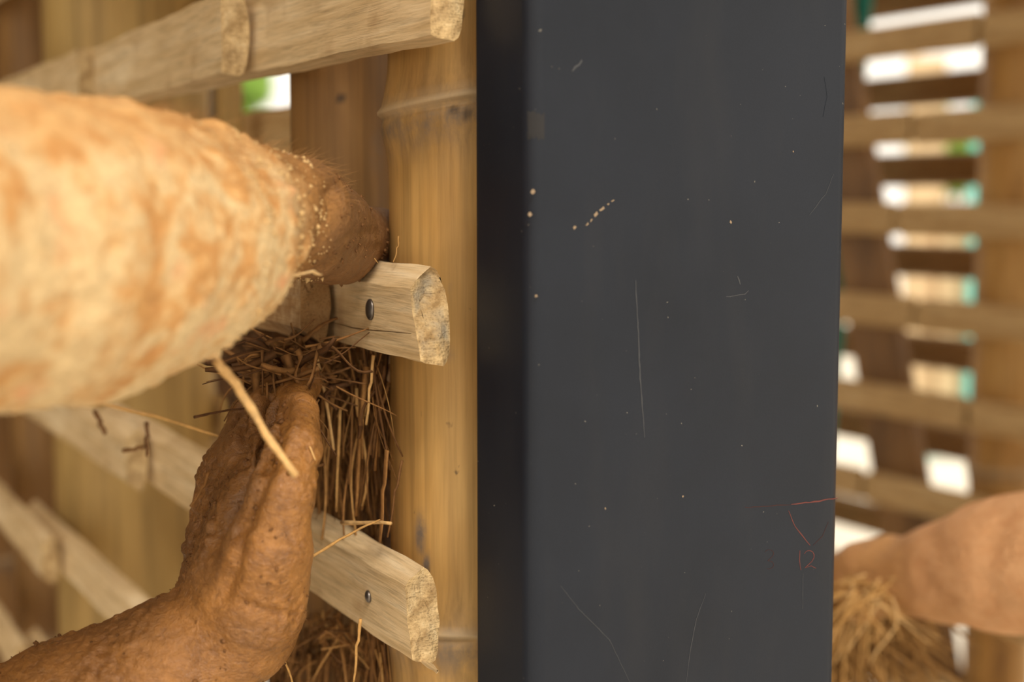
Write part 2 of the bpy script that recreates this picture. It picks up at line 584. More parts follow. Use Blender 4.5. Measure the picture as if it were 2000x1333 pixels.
def lath(parent, A, B, h=0.047, t=0.0175, mat=None, seg=26, seed=0, wob=0.0003, roll=0.0, mud_fn=None, front=0.62, label=None, name='slat', rough_end=0.0010, slant=0.0, low=None, grey_amt=0.15):
    rg = random.Random(seed)
    prof = lath_profile(h, t, front=front, low=low)
    n = len(prof)
    L = (B - A).length
    m = frame_matrix(A, B - A, INTO) @ Matrix.Rotation(roll, 4, 'X')
    sgn = 1.0 if m.to_3x3()[2][2] > 0 else -1.0
    verts, mud, grey = [], [], []
    ph = [rg.uniform(0, 6.28) for _ in range(6)]
    for i in range(seg + 1):
        u = (i / seg) ** 1.25
        x = L * u
        for k, (y, z) in enumerate(prof):
            dy = wob * (math.sin(x * 40 + ph[0] + k * .5) + math.sin(x * 95 + ph[1] + k * 1.1))
            dz = wob * 1.6 * (math.sin(x * 33 + ph[2]) + 0.6 * math.sin(x * 120 + ph[3] + k))
            xx = x
            if i == 0: xx += rg.uniform(-1, 1) * rough_end + 2 * slant * (z / h)
            if i == seg: xx += rg.uniform(-1, 1) * rough_end
            verts.append((xx, y + dy, (z + dz) * sgn))
            mud.append(0.0); grey.append(0.0)
    faces, mi = [], []
    for i in range(seg):
        for k in range(n):
            a = i * n + k; b = i * n + (k + 1) % n
            faces.append((a, a + n, b + n, b)); mi.append(0)
    # end caps, several concentric rings so the sawn end can be rough
    for end in (0, seg):
        ring = [end * n + k for k in range(n)]
        cy = sum(prof[k][0] for k in range(n)) / n
        for sc in (0.72, 0.40):
            base = len(verts)
            for k in range(n):
                y, z = prof[k]
                xx = L * (end / seg) + rg.uniform(-1, 1) * rough_end * 0.8 + (2 * slant * (z / h) if end == 0 else 0)
                verts.append((xx, cy + (y - cy) * sc, z * sc * sgn)); mud.append(0.0); grey.append(grey_amt)
            for k in range(n):
                q = (ring[k], ring[(k + 1) % n], base + (k + 1) % n, base + k)
                faces.append(q if end == 0 else q[::-1]); mi.append(1)
            ring = [base + k for k in range(n)]
        q = tuple(ring)
        faces.append(q[::-1] if end == 0 else q); mi.append(1)
        # duplicate silhouette stays shared: grey only inside
    if sgn < 0:
        faces = [f[::-1] for f in faces]
    o = new_obj(name, verts, faces, [mat or M_LATH, M_END], None, True, mi)
    me = o.data
    # sharp edges around the front face and ends
    o.matrix_basis = m
    if mud_fn is not None:
        for i, vtx in enumerate(me.vertices):
            mud[i] = mud_fn(m @ vtx.co)
    set_attr(me, 'mud', mud)
    set_attr(me, 'grey', grey)
    me.set_sharp_from_angle(angle=math.radians(32))
    keep_world(o, parent)
    if label: o['label'] = label
    return o


def nail(slat, pos, r=0.0042, tilt=0.0):
    verts, faces = [], []
    n = 18
    prof = [(0.0, -0.0016), (0.45, -0.0015), (0.8, -0.0010), (1.0, -0.0002), (1.0, 0.0008), (0.45, 0.0010), (0.40, 0.010)]
    verts.append((0, prof[0][1], 0))
    for rr, y in prof[1:]:
        for k in range(n):
            a = 2 * math.pi * k / n
            verts.append((r * rr * math.cos(a), y, r * rr * 1.35 * math.sin(a)))
    for k in range(n): faces.append((0, 1 + k, 1 + (k + 1) % n))
    for j in range(len(prof) - 2):
        for k in range(n):
            a = 1 + j * n + k; b = 1 + j * n + (k + 1) % n
            faces.append((a, a + n, b + n, b))
    o = new_obj('nail', verts, faces, M_NAIL)
    mm = frame_matrix(pos, U, INTO) @ Matrix.Rotation(tilt, 4, 'Y')
    o.parent = slat
    w = slat.parent.matrix_basis @ slat.matrix_parent_inverse @ slat.matrix_basis
    o.matrix_basis = (slat_world[slat.name].inverted()) @ mm
    o['label'] = 'dark steel nail head'
    return o


slat_world = {}


def pole(parent, base, r, z0, z1, nodes, mat, name='bamboo_post', dense=False, stains=(), ntilt=0.0, seg=40, ell=1.0, lean=(0, 0), label=None, seed=0, bulge=0.0046, rot=0.0):
    rg = random.Random(seed)
    zs = set(np.linspace(z0, z1, 60).tolist())
    if dense: zs |= set(np.arange(.95, 1.62, .0045).tolist())
    for zn in nodes:
        for d in (-.03, -.02, -.012, -.008, -.0055, -.0035, -.0018, 0, .0015, .003, .0045, .007, .012, .02, .03):
            if z0 < zn + d < z1: zs.add(zn + d)
    zs = sorted(zs)
    verts, faces, nodea, ringa = [], [], [], []
    ph = [rg.uniform(0, 6.28) for _ in range(4)]
    for z in zs:
        rr = r * (1 + 0.012 * math.sin(z * 7 + ph[0]))
        na = 0.0
        rg_ = 0.0
        for zn in nodes:
            d = z - zn
            rr += bulge * math.exp(-(d / 0.016) ** 2) + bulge * 0.45 * math.exp(-((d - 0.004) / 0.0018) ** 2) - bulge * 0.40 * math.exp(-((d + 0.0005) / 0.0016) ** 2)
            rg_ = max(rg_, math.exp(-((d - 0.0035) / 0.0035) ** 2))
            na = max(na, 0.9 * math.exp(-(abs(d + 0.006) / 0.014) ** 1.5))
        for k in range(seg):
            a = 2 * math.pi * k / seg
            q = rr * (1 + 0.010 * math.sin(3 * a + ph[1] + z * 2) + 0.006 * math.sin(5 * a + ph[2]))
            x = q * math.cos(a); y = q * ell * math.sin(a)
            verts.append((x * math.cos(rot) - y * math.sin(rot) + lean[0] * (z - z0), x * math.sin(rot) + y * math.cos(rot) + lean[1] * (z - z0), z + ntilt * x * math.exp(-((z - nodes[0]) / .06) ** 2)))
            nodea.append(na); ringa.append(rg_)
    for j in range(len(zs) - 1):
        for k in range(seg):
            a = j * seg + k; b = j * seg + (k + 1) % seg
            faces.append((a, b, b + seg, a + seg))
    faces.append(tuple(range(seg))[::-1])
    faces.append(tuple((len(zs) - 1) * seg + k for k in range(seg)))
    o = new_obj(name, verts, faces, mat)
    if stains:
        co = np.array(verts) + np.array([base[0], base[1], -H])
        dep = co[:, 1] * CT - co[:, 2] * ST
        px = 1000 + FPX * co[:, 0] / dep; py = 666.5 - FPX * (co[:, 1] * ST + co[:, 2] * CT) / dep
        near = co[:, 1] < base[1]
        dk = np.zeros(len(co)); na_ = np.array(nodea)
        for cx, cy, rx, ry, a, w in stains:
            g_ = np.exp(-(((px - cx) / rx) ** 2 + ((py - cy) / ry) ** 2) ** 2) * near * a
            if w: na_ = np.maximum(na_, g_)
            else: dk = np.maximum(dk, g_)
        nodea = na_
        set_attr(o.data, 'dark', dk)
    set_attr(o.data, 'node', nodea)
    set_attr(o.data, 'ring', ringa)
    o.matrix_basis = Matrix.Translation((base[0], base[1], 0))
    keep_world(o, parent)
    if label: o['label'] = label
    return o


# ---- near lattice -----------------------------------------------------------
lat = empty('bamboo_lattice', W(0, 0.06, 0))
tag(lat, 'bamboo and slat lattice wall frame beside the dark steel column, being packed with straw', 'lattice', 'lattice wall frames')

PITCH = 0.152
Z_TOP = PW(850, 65).z + 0.0235
Z_MID = PW(835, 618).z
Z_BOT = PW(830, 1203).z
front = []


def add_lath(A, B, **kw):
    o = lath(lat, A, B, **kw)
    slat_world[o.name] = o.matrix_basis.copy()
    front.append(o)
    return o


def mudder(c, r, amt=1.0):
    def fn(p):
        d = (Vector(p) - c).length
        return max(0.0, min(1.0, 1.25 - d / r)) * amt
    return fn


def mud_s(s0, s1, amt=0.9):
    def fn(p):
        s = U.dot(Vector((p[0], p[1], 0)) - W0)
        return max(0.0, min(1.0, (s - s0) / (s1 - s0))) * amt
    return fn


# top course
A = W(s_of(838), 0, Z_TOP); A2 = W(s_of(440) + 0.25, 0.004, Z_TOP + 0.004)
sa = add_lath(A, A2, h=0.052, t=0.019, seed=1, slant=.004, low=.90, label='pale slat with a bevelled sawn end at the top, its near end against the column', front=0.95)
sB = s_of(440, -0.020)
add_lath(W(sB, -0.0205, Z_TOP + 0.0005), W(sB + 0.62, -0.001, Z_TOP), h=0.052, seed=2, front=0.93, low=.93)
sC = s_of(160, -0.022)
add_lath(W(sC, -0.022, Z_TOP - 0.001), W(sC + 0.8, -0.001, Z_TOP + 0.003), h=0.052, seed=3, front=0.93, low=.93)
# middle course
A = PW(808, 620); A2 = W(s_of(560) + 0.15, 0.003, Z_MID + 0.004)
sm = add_lath(A, A2, h=0.0490, t=0.0195, seed=4, front=0.55, low=.88, slant=0.0085, grey_amt=1.0, mud_fn=mud_s(s_of(705), s_of(600), 0.95), label='nailed pale slat with a rounded sawn end in the middle, below the pressed hand')
nail(sm, PW(722, 605, -0.0005), tilt=0.05)


def slat_sliver(slat, name, pxs, w, mat, q=-0.0002, label=None, depth=0.0006):
    mi_ = slat_world[slat.name].inverted()
    vs, fs = [], []
    for i, p in enumerate(pxs):
        a = mi_ @ PW(p[0], p[1], q)
        ww = w * (0.25 + math.sin(math.pi * (i + .3) / len(pxs)))
        vs += [a + Vector((0, 0, ww)), a - Vector((0, 0, ww)), a + Vector((0, depth, 0))]
    for i in range(len(pxs) - 1):
        for c0, c1 in ((0, 1), (1, 2), (2, 0)):
            fs.append((i * 3 + c0, i * 3 + c1, i * 3 + 3 + c1, i * 3 + 3 + c0))
    o = new_obj(name, vs, fs, mat, None, False)
    o.parent = slat
    if label: o['label'] = label
    return o


M_CRACK = NT('crack_shade').out((0.10, 0.055, 0.022), 0.9, None, 0.05)
slat_sliver(sm, 'crack', [(646, 630), (665, 634), (690, 641), (720, 645), (760, 648), (802, 652)], 0.00022, M_CRACK, -0.0009, 'thin dark crack along the slat')
sB = s_of(590, -0.018)
add_lath(W(sB, -0.0195, Z_MID + 0.001), W(sB + 0.75, -0.001, Z_MID), seed=5, mud_fn=mud_s(-0.3, 0.0, 0.85))
add_lath(W(sB + 0.70, -0.020, Z_MID), W(sB + 1.25, -0.001, Z_MID), seed=6)
# bottom course
A = PW(796, 1207); A2 = W(s_of(250) + 0.12, 0.003, Z_BOT + 0.004)
sb = add_lath(A, A2, h=0.0490, t=0.0180, seed=7, front=0.66, low=.85, slant=0.0045, grey_amt=.25, label='grey brown slat with a splintered sawn end below the straw beside the lower hand')
nail(sb, PW(719, 1166, -0.0005), r=0.0025, tilt=-0.35)
slat_sliver(sb, 'splinter', [(822, 1292), (835, 1300), (846, 1304), (853, 1313)], 0.0014, M_LATH, 0.006, 'pale splinter at the sawn end', 0.0012)
sB = s_of(250, -0.018, 900)
add_lath(W(sB, -0.020, Z_BOT + 0.002), W(sB + 1.0, -0.001, Z_BOT), h=0.050, seed=8)
# courses below
z4 = Z_BOT - PITCH
add_lath(W(-0.070, 0, z4), W(s_of(85, 0, 1100) + 0.1, 0.003, z4), seed=9, h=0.050)
sB = s_of(85, -0.018, 1100)
add_lath(W(sB, -0.020, z4 + 0.001), W(sB + 0.9, -0.001, z4), seed=10, h=0.050)
z5 = z4 - PITCH
add_lath(W(-0.066, 0, z5), W(0.95, 0.003, z5), seed=11, h=0.050)
add_lath(W(0.90, -0.020, z5), W(1.7, -0.001, z5), seed=12, h=0.050)
for k in range(1, 5):
    add_lath(W(-0.07 + 0.004 * k, 0, z5 - PITCH * k), W(1.6, 0.003, z5 - PITCH * k), seed=20 + k, h=0.050)
for k in range(1, 8):
    add_lath(W(-0.068 + 0.003 * k, 0, Z_TOP + PITCH * k), W(1.6, 0.003, Z_TOP + PITCH * k), seed=30 + k, h=0.050)
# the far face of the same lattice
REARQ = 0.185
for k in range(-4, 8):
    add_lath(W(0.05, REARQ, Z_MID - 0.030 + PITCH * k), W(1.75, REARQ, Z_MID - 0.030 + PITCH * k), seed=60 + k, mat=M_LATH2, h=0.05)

# bamboo posts
RP = 0.0445
p1c = W(0.0, 0.0205 + RP, 0)
ZN1 = PW(840, 200, 0.03).z
ZN2 = PW(880, 1262, 0.03).z
pole(lat, p1c, RP, 0.0, 2.94, [ZN1, ZN2, ZN2 - 0.33, ZN1 + 0.32, ZN1 + 0.62, ZN1 + 0.92, ZN1 + 1.2, ZN2 - 0.64], M_BAM, label='yellow bamboo post with ringed joints beside the dark column', seed=1, seg=128, dense=True, ntilt=.16, stains=[(822, 1045, 11, 45, 1.4, 1), (832, 1105, 9, 22, 1.3, 1), (882, 1255, 40, 26, .8, 1), (898, 35, 6, 8, 1, 0), (887, 214, 12, 9, .8, 0), (912, 222, 8, 16, .7, 0), (832, 1118, 6, 8, .7, 0), (880, 245, 26, 22, .6, 1), (882, 690, 7, 12, .7, 1), (878, 570, 6, 8, .6, 1), (905, 770, 8, 6, .6, 1)])
s2 = s_of(652, 0.05)
p2c = W(s2 + 0.0, 0.026 + 0.032, 0)
pole(lat, p2c, 0.0345, 0.0, 2.94, [1.0, 1.72, 0.6, 2.1], M_BAM_B, label='bamboo post coloured brown for its shade behind the pressed hand', seed=2, seg=96, dense=True, stains=[(666, 190, 9, 9, 1, 0), (563, 283, 5, 8, .9, 0), (620, 300, 4, 5, .8, 0), (735, 480, 30, 60, .6, 1), (735, 300, 14, 40, .5, 1)])
s3 = s_of(262, 0.112)
p3c = W(s3, 0.020 + 0.088, 0)
pole(lat, p3c, 0.086, 0.0, 2.94, [0.75, 1.62, 2.2], M_BAM_P, label='thick pale bamboo post behind the out of focus slats', seed=3)
s4 = s_of(443, 0.15)
pole(lat, W(s4, 0.155, 0), 0.013, 0.0, 2.94, [0.9, 1.6, 2.3], M_BAM_P, label='thin pale bamboo cane beside the gap of daylight', seed=4)
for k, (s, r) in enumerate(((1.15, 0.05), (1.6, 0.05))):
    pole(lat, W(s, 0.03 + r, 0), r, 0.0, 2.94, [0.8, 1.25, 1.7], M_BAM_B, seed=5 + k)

# ------------------------------------------------------------------ steel column
CW, CL, CR = 0.1935, 0.0580, 0.0085
CC = Vector((0.0082 + 0.0004, 0.650, 0))        # near corner (before rounding)
mcol = Matrix((INTO, U, Vector((0, 0, 1)))).transposed().to_4x4()
mcol.translation = CC
pts = []
for (cx, cy, a0) in ((CR, CR, math.pi), (CW - CR, CR, 1.5 * math.pi), (CW - CR, CL - CR, 0), (CR, CL - CR, 0.5 * math.pi)):
    for k in range(9):
        a = a0 + (math.pi / 2) * k / 8
        pts.append((cx + CR * math.cos(a), cy + CR * math.sin(a)))
vv = [(x, y, z) for z in (0.0, 2.948) for x, y in pts]
n = len(pts)
ff = [(k, (k + 1) % n, n + (k + 1) % n, n + k) for k in range(n)] + [tuple(range(n))[::-1], tuple(range(n, 2 * n))]
colm = new_obj('steel_column', vv, ff, M_STEEL)
colm.data.set_sharp_from_angle(angle=math.radians(60))
colm.matrix_basis = mcol
tag(colm, 'dark grey steel box column with faint red chalk marks standing between the lattices', 'column', kind='thing')
COLINV = mcol.inverted()


def on_face(px, py):                    # ray onto the wide column face, in column coordinates
    r = ray(px, py)
    tt = (-U).dot(CC - Vector((0, 0, H))) / (-U).dot(r)
    p = r * tt + Vector((0, 0, H))
    return COLINV @ p


def mark(name, pxs, width, mat, label=None, jitter=0.0, seed=0, taper=True):
    rg = random.Random(seed)
    pl = []
    for a, b in zip(pxs[:-1], pxs[1:]):
        nseg = max(2, int(math.hypot(b[0] - a[0], b[1] - a[1]) / 9))
        for k in range(nseg):
            q = k / nseg
            pl.append((a[0] + (b[0] - a[0]) * q, a[1] + (b[1] - a[1]) * q))
    pl.append(pxs[-1])
    P3 = [on_face(*p) for p in pl]
    verts, faces = [], []
    for i, p in enumerate(P3):
        d = (P3[min(i + 1, len(P3) - 1)] - P3[max(i - 1, 0)])
        nrm = Vector((-d.z, 0, d.x)).normalized()
        w = width * (0.55 + 0.45 * math.sin(math.pi * (i + 0.5) / len(P3)) if taper else 1) * rg.uniform(0.7, 1.25)
        j = nrm * rg.uniform(-1, 1) * jitter
        for sgn in (-1, 1):
            for yy in (-0.00012, 0.0001):
                q = p + nrm * sgn * w / 2 + j
                verts.append((q.x, yy, q.z))
    for i in range(len(P3) - 1):
        a = i * 4
        for (c0, c1) in ((0, 2), (1, 0), (2, 3), (3, 1)):
            faces.append((a + c0, a + c1, a + 4 + c1, a + 4 + c0))
    o = new_obj(name, verts, faces, mat, None, False)
    o.parent = colm
    if label: o['label'] = label
    return o


def arc(cx, cy, rx, ry, a0, a1, n=8):
    return [(cx + rx * math.cos(math.radians(a0 + (a1 - a0) * k / n)), cy + ry * math.sin(math.radians(a0 + (a1 - a0) * k / n))) for k in range(n + 1)]


mark('chalk_mark', [(1545, 986), (1600, 979), (1636, 973)], 0.0007, M_CHALK, 'red chalk line near the column edge', 0.0002, 1)
mark('chalk_mark', [(1455, 992), (1545, 986)], 0.0004, M_CHALK_F, None, 0.0002, 2)
mark('chalk_mark', [(1540, 998), (1552, 1028), (1582, 1066)], 0.0005, M_CHALK, None, 0.0001, 3)
mark('chalk_mark', [(1618, 1020), (1606, 1048), (1588, 1066)], 0.0003, M_CHALK_F, None, 0.0001, 4)
mark('chalk_mark', [(1562, 1076), (1561, 1095), (1564, 1114)], 0.0004, M_CHALK, 'red chalk figure one', 0.0001, 5)
mark('chalk_mark', arc(1580, 1086, 10, 10, 200, 380, 6) + [(1586, 1097), (1572, 1110), (1584, 1106), (1594, 1111)], 0.0004, M_CHALK, 'red chalk figure two', 0.0001, 6)
mark('chalk_mark', arc(1502, 1082, 9, 8, 200, 400, 6) + [(1499, 1096)] + arc(1502, 1104, 9, 8, 270, 480, 6), 0.0003, M_CHALK_F, None, 0.0001, 7)
mark('scratch', [(1241, 548), (1246, 640), (1250, 740), (1259, 855)], 0.00075, M_SCR, 'long pale vertical scratch', 0.00015, 8)
mark('scratch', [(1378, 1160), (1360, 1210), (1348, 1270), (1340, 1333)], 0.0004, M_SCR, None, 0.0001, 9)
mark('scratch', [(1095, 1145), (1130, 1190), (1190, 1250), (1230, 1333)], 0.0003, M_SCR, None, 0.0001, 10)
mark('scratch', [(1568, 1120), (1567, 1190)], 0.0003, M_SCR, None, 0.0001, 11)
mark('scratch', [(1418, 580), (1455, 575), (1462, 568)], 0.0005, M_SCR, None, 0.0002, 12)
mark('scratch', [(1440, 540), (1446, 556)], 0.0008, M_SCR, None, 0.0002, 13)
mark('scratch', [(1118, 140), (1137, 118)], 0.0012, M_SCR, None, 0.0005, 14)
mark('scratch', [(1580, 420), (1612, 380), (1628, 340)], 0.0003, M_SCR, None, 0.0002, 15)
mark('scratch', [(1610, 150), (1616, 190), (1607, 228)], 0.0004, M_STEEL, None, 0.0002, 16)
for k, (a, b, w) in enumerate((((1145, 441), (1149, 436), 0.0009), ((1153, 433), (1157, 429), 0.0008), ((1160, 421), (1167, 416), 0.0017), ((1171, 412), (1180, 406), 0.0014), ((1186, 400), (1189, 397), 0.0007), ((1194, 394), (1199, 390), 0.0008),
                               ((1120, 447), (1125, 443), 0.0013), ((1038, 378), (1043, 371), 0.0021), ((1032, 421), (1037, 416), 0.0018), ((1045, 580), (1049, 577), 0.0014), ((1426, 436), (1428, 432), 0.0014), ((1333, 972), (1335, 969), 0.0011),
                               ((1181, 994), (1183, 993), 0.0009), ((1548, 296), (1550, 297), 0.0008))):
    mark('clay_speck', [a, b], w, M_PALE, None, 0.0003, 40 + k)
vs_, fs_ = [], []
rg = random.Random(3)
for j in range(9):
    z_ = 1.35 + 0.0
    pz = on_face(1042, 214 + 62 * j / 8).z
    for k in range(9):
        a_ = math.pi * 1.12 + (math.pi * 0.36) * k / 8
        rr = CR + 0.00012 - (0.0003 if j in (0, 8) or k in (0, 8) else 0)
        vs_.append((CR + rr * math.cos(a_), CR + rr * math.sin(a_), pz + rg.uniform(-.0012, .0012)))
for j in range(8):
    for k in range(8):
        if rg.random() < .12 and (j in (0, 7) or k in (0, 7)): continue
        fs_.append((j * 9 + k, j * 9 + k + 1, j * 9 + k + 10, j * 9 + k + 9))
o = new_obj('clay_smear', vs_, fs_, M_DUST)
o.parent = colm
o['label'] = 'dusty smear on the column edge'
mark('clay_speck', [(1242, 1247 - 400), (1243, 1249 - 400)], 0.0008, M_SCR, None, 0.0001, 60)

# ------------------------------------------------------------------ straw
class Strands:
    def __init__(s):
        s.v, s.f, s.t = [], [], []

    def add(s, pts, r, tint, sides=5, flat=1.0, seed=0, taper=0.5, bumps=0.12):
        rg = random.Random(seed)
        n = len(pts)
        base = len(s.v)
        up = Vector((rg.uniform(-1, 1), rg.uniform(-1, 1), rg.uniform(-1, 1))).normalized()
        for i, p in enumerate(pts):
            d = (pts[min(i + 1, n - 1)] - pts[max(i - 1, 0)])
            if d.length < 1e-9: d = Vector((0, 0, 1))
            d.normalize()
            a = up - d * up.dot(d)
            if a.length < 1e-3: a = d.orthogonal()
            a.normalize()
            b = d.cross(a)
            rr = r * (1 - (1 - taper) * i / (n - 1)) * (1 + rg.uniform(-bumps, bumps))
            for k in range(sides):
                ang = 2 * math.pi * k / sides
                s.v.append(p + a * (rr * math.cos(ang)) + b * (rr * flat * math.sin(ang)))
                s.t.append(min(1, max(0, tint + rg.uniform(-.06, .06))))
        for i in range(n - 1):
            for k in range(sides):
                x = base + i * sides + k; y = base + i * sides + (k + 1) % sides
                s.f.append((x, y, y + sides, x + sides))
        s.f.append(tuple(base + k for k in range(sides))[::-1])
        s.f.append(tuple(base + (n - 1) * sides + k for k in range(sides)))

    def build(s, name, mat):
        o = new_obj(name, s.v, s.f, mat)
        set_attr(o.data, 'tint', s.t)
        return o


def wavy(p0, p1, n=6, amp=0.004, seed=0):
    rg = random.Random(seed)
    d = p1 - p0
    side = d.orthogonal().normalized()
    side2 = d.cross(side).normalized()
    a1, a2 = rg.uniform(-amp, amp), rg.uniform(-amp, amp)
    w1, w2 = rg.uniform(.5, 1.6), rg.uniform(.5, 1.6)
    ph = rg.uniform(0, 3)
    return [p0 + d * (i / n) + side * a1 * math.sin(math.pi * w1 * i / n + ph) + side2 * a2 * math.sin(math.pi * w2 * i / n + ph) for i in range(n + 1)]


def straw_fill(name, count, xr, yr, lenr, qr, seed, label, tilt=60, cross=0.25):
    rg = random.Random(seed)
    S = Strands()
    for i in range(count):
        px = rg.uniform(*xr); py = rg.uniform(*yr)
        q = qr[0] + (qr[1] - qr[0]) * rg.random() ** 1.0
        L = rg.uniform(*lenr)
        if rg.random() < cross:
            ang = rg.uniform(-1.5, 1.5)
            L *= 0.55
            px = rg.uniform(xr[0], 690)
            p0 = PW(px, py, q)
            q = qr[0] + (qr[1] - qr[0]) * rg.random() * 0.6
        else:
            ang = rg.gauss(0, 0.21)
        p0 = PW(px, py, q)
        d = Vector((math.sin(ang) * 0.6, -math.sin(ang) * 0.25 + rg.uniform(-.15, .15), -math.cos(ang)))
        p1 = p0 + d * L
        tint = rg.betavariate(1.5, 1.8)
        kind = rg.random()
        pts = wavy(p0, p1, 8, rg.uniform(0.001, 0.009), i + seed)
        if kind < 0.6:
            S.add(pts, rg.uniform(0.0006, 0.0011), tint, 5, 1.0, i, 0.7)
        elif kind < 0.85:
            S.add(pts, rg.uniform(0.0013, 0.0028), tint * 0.8, 4, 0.22, i, 0.5)
        else:
            S.add(pts, rg.uniform(0.00030, 0.0005), tint + 0.1, 3, 1.0, i, 0.5)
    o = S.build(name, M_STRAW)
    tag(o, label, 'straw', kind='stuff')
    return o


straw_fill('straw_fill', 680, (545, 752), (655, 800), (0.030, 0.098), (0.006, 0.056), 100, 'clay coated straw packed between the bamboo posts below the middle slat', cross=0.3)
straw_fill('straw_fill', 330, (520, 752), (1190, 1300), (0.03, 0.08), (0.012, 0.06), 900, 'clay coated straw packed below the lowest nailed slat', cross=0.45)
# dark clay mass behind the strands
def clay_mass(name, px0, px1, py0, py1, q0, q1, label, seed):
    prims = []
    rg = random.Random(seed)
    for i in range(70):
        q = rg.uniform(q0, q1)
        a = PW(rg.uniform(px0, px1), rg.uniform(py0, py1), q)
        b = a + Vector((rg.uniform(-.01, .01), rg.uniform(-.01, .01), rg.uniform(-.04, .01)))
        r = rg.uniform(0.010, 0.019)
        prims.append((a, b, r, r * 0.8, 0.01, None))
    V, Q = sdf_mesh(prims, 0.0035)
    N_ = vnormals(V, Q)
    V = V + N_ * (vnoise(V, 140, seed) * 0.0022)[:, None]
    me = np_mesh(name, V, Q, M_CLAY)
    o = bpy.data.objects.new(name, me)
    COL.objects.link(o)
    tag(o, label, 'clay', kind='stuff')
    return o


clay_mass('clay_mass', 575, 760, 640, 1110, 0.062, 0.095, 'dark wet clay deep between the straw strands below the middle slat', 3)
clay_mass('clay_mass', 470, 590, 640, 712, 0.030, 0.070, 'dark wet clay bulging under the dusty wrist', 5)
clay_mass('clay_mass', 560, 780, 1180, 1420, 0.062, 0.095, 'dark wet clay deep among straw below the lowest nailed slat', 4)

# tangled straw lifted over the lower fingers
S = Strands()
rg = random.Random(55)
for i in range(140):
    a = P(rg.gauss(566, 44), rg.gauss(716, 30), rg.uniform(0.735, 0.80))
    ang = rg.uniform(-2.2, 2.2)
    L = rg.uniform(0.010, 0.040)
    b = a + Vector((math.sin(ang) * L, rg.uniform(-.3, .3) * L, -math.cos(ang) * L))
    k = rg.random()
    pts = wavy(a, b, 8, 0.0055, 3000 + i)
    if k < 0.5: S.add(pts, rg.uniform(0.0003, 0.0009), rg.uniform(0.0, 0.55), 5, 1, i)
    else: S.add(pts, rg.uniform(0.0012, 0.0030), rg.uniform(0.0, 0.4), 4, 0.25, i)
tag(S.build('straw_tangle', M_STRAW), 'tangled brown straw lifted over the fingertips of the lower hand', 'straw', kind='stuff')


def stalk(ptsd, r, tint, label, mat=None, name='straw_stalk', flat=1.0, sides=6, taper=0.7, amp=0.0008, cat='straw'):
    pts = [P(*p) for p in ptsd]
    full = []
    for a, b in zip(pts[:-1], pts[1:]):
        full += wavy(a, b, 5, amp, len(full))[:-1]
    full.append(pts[-1])
    S = Strands()
    S.add(full, r, tint, sides, flat, int(r * 1e7) % 97, taper)
    o = S.build(name, mat or M_STRAW_L)
    tag(o, label, cat, 'loose straw stalks')
    return o


stalk([(424, 702, .60), (470, 765, .605), (520, 850, .61), (578, 930, .615)], 0.0023, 0.75, 'thick blurred straw stalk hanging diagonally in front of the lower hand', flat=.6)
stalk([(378, 815, .69), (420, 806, .70), (480, 798, .715)], 0.0008, 0.0, 'dark straight straw stalk sticking out sideways over the gap', M_STRAW)
stalk([(560, 925, .655), (632, 908, .70)], 0.0010, 0.3, 'short brown straw stalk crossing the lower thumb', M_STRAW)
stalk([(668, 1019, .775), (764, 1023, .74)], 0.0012, 0.75, 'short reddish straw stalk lying level above the lowest nailed slat')
stalk([(606, 1088, .705), (680, 1045, .725), (742, 1016, .74)], 0.0008, 0.55, 'thin golden straw stalk rising above the lowest nailed slat')
stalk([(707, 1210, .715), (697, 1262, .72), (690, 1340, .73)], 0.0009, 0.5, 'golden straw stalk standing in front of the lowest nailed slat')
stalk([(535, 1245, .72), (556, 1290, .73), (574, 1345, .74)], 0.0008, 0.6, 'golden straw stalk slanting below the wrist of the lower hand')
stalk([(672, 445, .745), (705, 475, .742), (738, 514, .74)], 0.00045, 0.45, 'fine golden straw stalk on the back of the pressed hand')
stalk([(781, 462, .738), (776, 485, .738), (768, 512, .735)], 0.00045, 0.35, 'tiny straw wisp on the middle slat against the yellow post')
stalk([(788, 900, .748), (772, 960, .748), (757, 1050, .752)], 0.0008, 0.2, 'long brown straw stalk leaning on the yellow bamboo post', M_STRAW)
stalk([(758, 880, .752), (748, 960, .755), (742, 1060, .757)], 0.0022, 0.5, 'flat brown straw blade lying along the yellow bamboo post', M_STRAW, flat=.25)
stalk([(573, 805, .690), (592, 850, .672), (616, 900, .668)], 0.0006, 0.7, 'thin pale straw stalk lying on the lower thumb')
stalk([(410, 925, .70), (395, 955, .695), (372, 990, .69)], 0.0010, 0.45, 'brown straw stalk hanging off the edge of the lower hand', M_STRAW)
stalk([(200, 790, .60), (300, 812, .62), (425, 852, .66)], 0.0007, 0.55, 'blurred thin straw stalk across the out of focus slats')
stalk([(290, 825, .60), (286, 860, .60), (288, 892, .60)], 0.0010, 0.1, 'blurred upright straw bit hanging before the out of focus slats', M_STRAW)
stalk([(240, 884, .60), (270, 876, .60), (290, 868, .60)], 0.0009, 0.15, 'blurred level straw bit hanging before the out of focus slats', M_STRAW)
stalk([(188, 800, .58), (196, 830, .58), (206, 850, .58)], 0.0011, 0.15, 'blurred curled straw bit hanging under the dusty forearm', M_STRAW)
stalk([(618, 690, .775), (628, 740, .775), (640, 800, .782), (652, 880, .79)], 0.0012, 0.75, 'pale straw stalk hanging from the middle slat at the left of the straw')
stalk([(732, 695, .755), (722, 760, .76), (715, 830, .765)], 0.0010, 0.7, 'pale straw stalk hanging from the middle slat near the yellow post')
